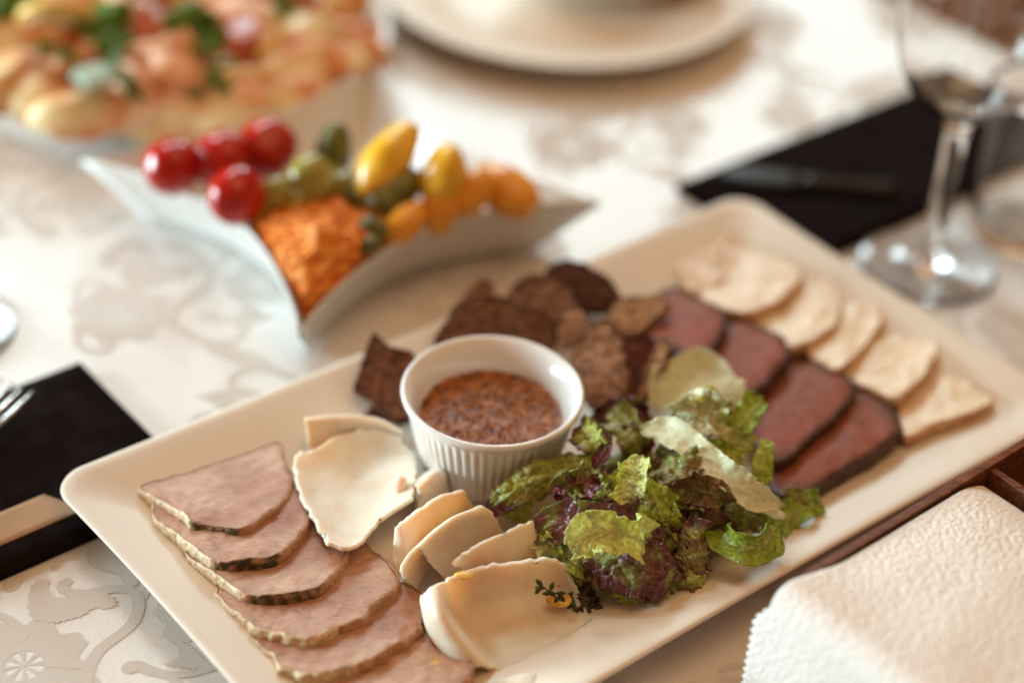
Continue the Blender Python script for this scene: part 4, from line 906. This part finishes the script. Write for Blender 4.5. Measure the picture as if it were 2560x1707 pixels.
# ------------------------------------------------------------------ black cutlery pouches
def pouch(corner, da, db, la, lb, th, label, nm='cutlery_pouch'):
    # corner: point, da/db unit vectors along length and width
    t = thing(nm, corner+da*la/2+db*lb/2, label, 'pouch', 'black cutlery pouches')
    def slab(name, a0, a1, b0, b1, z0, z1, m, skew=0.):
        n = 14; vs = []
        for z in (z0, z1):
            for i in range(n+1):
                for j in range(n+1):
                    a, b = lerp(a0, a1, i/n), lerp(b0, b1, j/n); e = min(i, n-i, j, n-j)
                    zz = z+(.0006*nz(corner+da*a+db*b, 30, 1) if z == z1 else 0)-(.0012 if z == z1 and e == 0 else 0)
                    ins = .0008 if z == z1 and e == 0 else 0
                    vs.append(corner+da*(a+skew*(b-b0))+db*b+Vector((0, 0, zz)))
        N = (n+1)**2; fs = grid_faces(n+1, n+1)+grid_faces(n+1, n+1, N)
        bd = [(i, 0) for i in range(n)]+[(n, j) for j in range(n)]+[(n-i, n) for i in range(n)]+[(0, n-j) for j in range(n)]
        ids = [i*(n+1)+j for i, j in bd]
        for k in range(len(ids)): a, b = ids[k], ids[(k+1) % len(ids)]; fs.append((a, b, b+N, a+N))
        return mk(name, vs, fs, m, t)
    slab('cloth', 0, la, 0, lb, .0006, th, M['black'])
    return t, slab
c1 = P(200, 900, .006); c1.z = 0
pt, slab = pouch(c1, -E1, -E2, .23, .112, .006, 'black cutlery pouch with kraft paper slip under the platter corner')
slab('kraft_slip', .060, .235, .079, .098, .0064, .0069, M['kraft'], skew=-.55)
c2 = P(1690, 465, .004); c2.z = 0
pt2, slab2 = pouch(c2, E1, -E2, .232, .100, .006, 'black cutlery pouch beside the wine glass with a knife on it')
def sweep(name, pts, secs, m, parent):  # pts spine, secs (half width, half thick) per point
    vs = []
    n = len(pts)
    for i, p in enumerate(pts):
        tg = (pts[min(i+1, n-1)]-pts[max(i-1, 0)]).normalized(); s = tg.cross(Vector((0, 0, 1))).normalized(); u = s.cross(tg)
        for k in range(10):
            a = 6.2832*k/10; vs.append(p+s*math.cos(a)*secs[i][0]+u*math.sin(a)*secs[i][1])
    fs = grid_faces(n, 10, wrapv=True)+[tuple(range(10)), tuple((n-1)*10+i for i in range(10))]
    return mk(name, vs, fs, m, parent)
def knife():
    a, b = P(1800, 432, .010), P(2200, 470, .010)
    t = thing('table_knife', Vector((a.x, a.y, .0062)), 'dark steel table knife lying on the black pouch beside the wine glass', 'knife')
    d = b-a; d.z = 0
    bl = [a+d*k/8*.5+Vector((0, 0, 0)) for k in range(9)]
    sweep('blade', bl, [(.001+.0085*min(1, k/2.0)**.7, .0009) for k in range(9)], M['darksteel'], t)
    hd = [a+d*(.5+.06*k) for k in range(11)]
    sweep('handle', hd, [(.0042+.002*abs(k-5)/5, .0030+.0006*(k > 8)) for k in range(11)], M['darksteel'], t)
knife()
def fork():
    tip = P(44, 962, .016); tail = P(-330, 1290, .012)
    d = (tail-tip).normalized(); s = d.cross(Vector((0, 0, 1))).normalized(); up = Vector((0, 0, 1))
    t = thing('dinner_fork', Vector((tip.x, tip.y, .006)), 'steel dinner fork with tines over the black pouch', 'fork')
    for k in range(4):
        o = (k-1.5)*.0058
        sweep('tine', [tip+d*(.0+.008*i)+s*o*(1+.0*i)-up*(.0015*math.sin(i/5*3.1)) for i in range(6)], [(.0006+.0011*min(1, i/2), .0006+.0004*min(1, i/3)) for i in range(6)], M['steel'], t)
    sweep('head', [tip+d*(.036+.004*i)-up*(.002*math.sin(i/6*3.1)) for i in range(7)], [(.0108-.0013*max(0, i-2)*1.5, .0011) for i in range(7)], M['steel'], t)
    sweep('handle', [tip+d*(.058+.010*i) for i in range(12)], [(.0030+.00035*i, .0016) for i in range(12)], M['steel'], t)
fork()

# ------------------------------------------------------------------ wine glasses
def wineglass(c, label, flute=False):
    out = [(.0001, .0000), (.030, .0000), (.0365, .0004), (.0378, .0012), (.0372, .0021), (.030, .0030), (.018, .0042), (.009, .0068), (.0068, .0120), (.0058, .0220), (.0055, .045), (.0056, .070), (.0062, .086), (.0078, .0925), (.0125, .0962), (.022, .1015), (.0315, .1110), (.0380, .1250), (.0412, .1420), (.0420, .1600), (.0405, .1800), (.0375, .200), (.0350, .2130)]
    inn = [(.0341, .2130), (.0366, .200), (.0396, .1800), (.0411, .1600), (.0403, .1420), (.0371, .1256), (.0306, .1122), (.0210, .1032), (.0115, .0985), (.0001, .0972)]
    if flute: out, inn = [(r if z < .09 else r*.56+.0015, z*1.0) for r, z in out], [(r*.56+.0012, z) for r, z in inn[:-1]]+[inn[-1]]
    pr = out+inn
    o = lathe('wine_glass', pr, c, M['glass'], 96); s = o.modifiers.new('smooth', 'SUBSURF'); s.levels = 1; s.render_levels = 2
    tag(o, label, 'wine glass')
wineglass(Vector((.2235, .8520, .0005)), 'empty stemmed wine glass between the black pouch and the platter')
g2 = P(-150, 832, 0)
wineglass(Vector((g2.x, g2.y, .0005)), 'narrow stemmed flute glass behind the fork, only its foot in sight', True)
def tumbler(c, label):
    pr = [(.0001, 0), (.026, 0), (.0285, .001), (.0295, .004), (.031, .03), (.034, .085), (.0345, .088), (.0334, .0882), (.0328, .085), (.0298, .03), (.0282, .012), (.026, .009), (.0001, .0085)]
    o = lathe('glass_tumbler', pr, c, M['glass'], 80); tag(o, label, 'glass')
tumbler(P(2530, 580, 0)+Vector((.004, 0, .0005)), 'short clear tumbler standing just beyond the wine glass')

# ------------------------------------------------------------------ wooden caddy with napkin
def make_caddy():
    HZ = .072
    o = P(1934, 1474, HZ); o.z = 0
    a = R(42.0); d1 = Vector((math.cos(a), math.sin(a), 0)); d2 = Vector((math.sin(a), -math.cos(a), 0))   # along the back wall, towards the front
    def ex(x, y, z=0.): return o+d1*x+d2*y+Vector((0, 0, z))
    t = thing('napkin_caddy', ex(.10, .06, 0), 'dark brown wooden caddy of thin boards beside the platter', 'caddy')
    LX, LY, TH = .235, .125, .0035
    box('board', .016, LX, 0, TH, .0045, HZ, M['wood'], t, ex, .0004)
    box('board', 0, LX, LY-TH, LY, .0045, HZ, M['wood'], t, ex, .0004)
    box('board', 0, TH, TH+.0002, LY-TH-.0002, .0045, HZ-.007, M['wood'], t, ex, .0004)
    box('board', LX-TH, LX, TH+.0002, LY-TH-.0002, .0045, HZ-.001, M['wood'], t, ex, .0004)
    box('divider', .126, .126+TH, TH+.0002, LY-TH-.0002, .0045, HZ-.002, M['wood'], t, ex, .0004)
    box('base', 0, LX, 0, LY, .0006, .0043, M['wood'], t, ex, .0004)
    # napkins: a stack in the compartment, the top one folded over the side board
    for k in range(2):
        vs = []; n = 20
        for zz in (.006+.030*k, .035+.030*k):
            for i in range(n):
                for j in range(n): vs.append(ex(lerp(.006, .122, i/(n-1)), lerp(.006, .118, j/(n-1)), zz-.003))
        fs = grid_faces(n, n)+grid_faces(n, n, n*n)
        ids = [i*n for i in range(n)]+[(n-1)*n+j for j in range(1, n)]+[i*n+n-1 for i in range(n-2, -1, -1)]+[j for j in range(n-2, 0, -1)]
        for q in range(len(ids)): x, y = ids[q], ids[(q+1) % len(ids)]; fs.append((x, y, y+n*n, x+n*n))
        tag(mk('paper_napkin', vs, fs, M['napkin']), 'folded white paper napkin packed inside the caddy under the draped one', 'napkin', 'napkins packed in the caddy')
    nu, nv = 130, 90; vs = []
    for i in range(nu):
        s = lerp(-.060, .121, i/(nu-1))          # distance along the sheet from the side board, negative hangs outside
        for j in range(nv):
            y = lerp(.0052, .119, j/(nv-1)); e = j/(nv-1)
            edge = .0010*math.sin(s*1500) if s < -.004 else 0
            yy = y+(edge+(-.006*min(1, max(0, (-s-.002)/.01)) if s < 0 else 0))*(1-min(1, e*6)) if j < 15 else y
            if s > .012: x, z = s, HZ-.0022
            else:
                rr = .0085; q = (.012-s); arc = rr*math.pi/2
                if q < arc: an = q/rr; x = .012-rr*math.sin(an)-.0028*0; z = HZ-.0022-rr*(1-math.cos(an))
                else: x = .012-rr; z = HZ-.0022-rr-(q-arc)
                x -= .0030
            if s > .012: x = s-.0030*max(0, 1-(s-.012)/.05)
            # bulge of the stack, rounded off at the far corner
            bul = .004*math.sin(min(1, max(0, s/.121))*3.1416)*math.sin(e*3.1416)
            far = max(0, (s-.100)/.021); z -= .004*far**2*1.5
            x -= 0
            if s < 0: x -= .0010*math.sin(min(1, -s/.05)*1.5)+.0008*math.sin(y*70)
            kk = min(1, max(0, (.040-s)/.04)); kk = kk*kk*(3-2*kk); yy -= .0045*kk*(1-e)**3; z += .0026*kk
            vs.append(ex(x, yy, z+bul+.0006*nz((s, y, 0), 40, 2)))
    nk = mk('paper_napkin', vs, grid_faces(nu, nv), M['napkin'])
    m = nk.modifiers.new('thickness', 'SOLIDIFY'); m.thickness = .0012; m.offset = 1
    tag(nk, 'white embossed paper napkin draped over the side of the wooden caddy', 'napkin')
make_caddy()
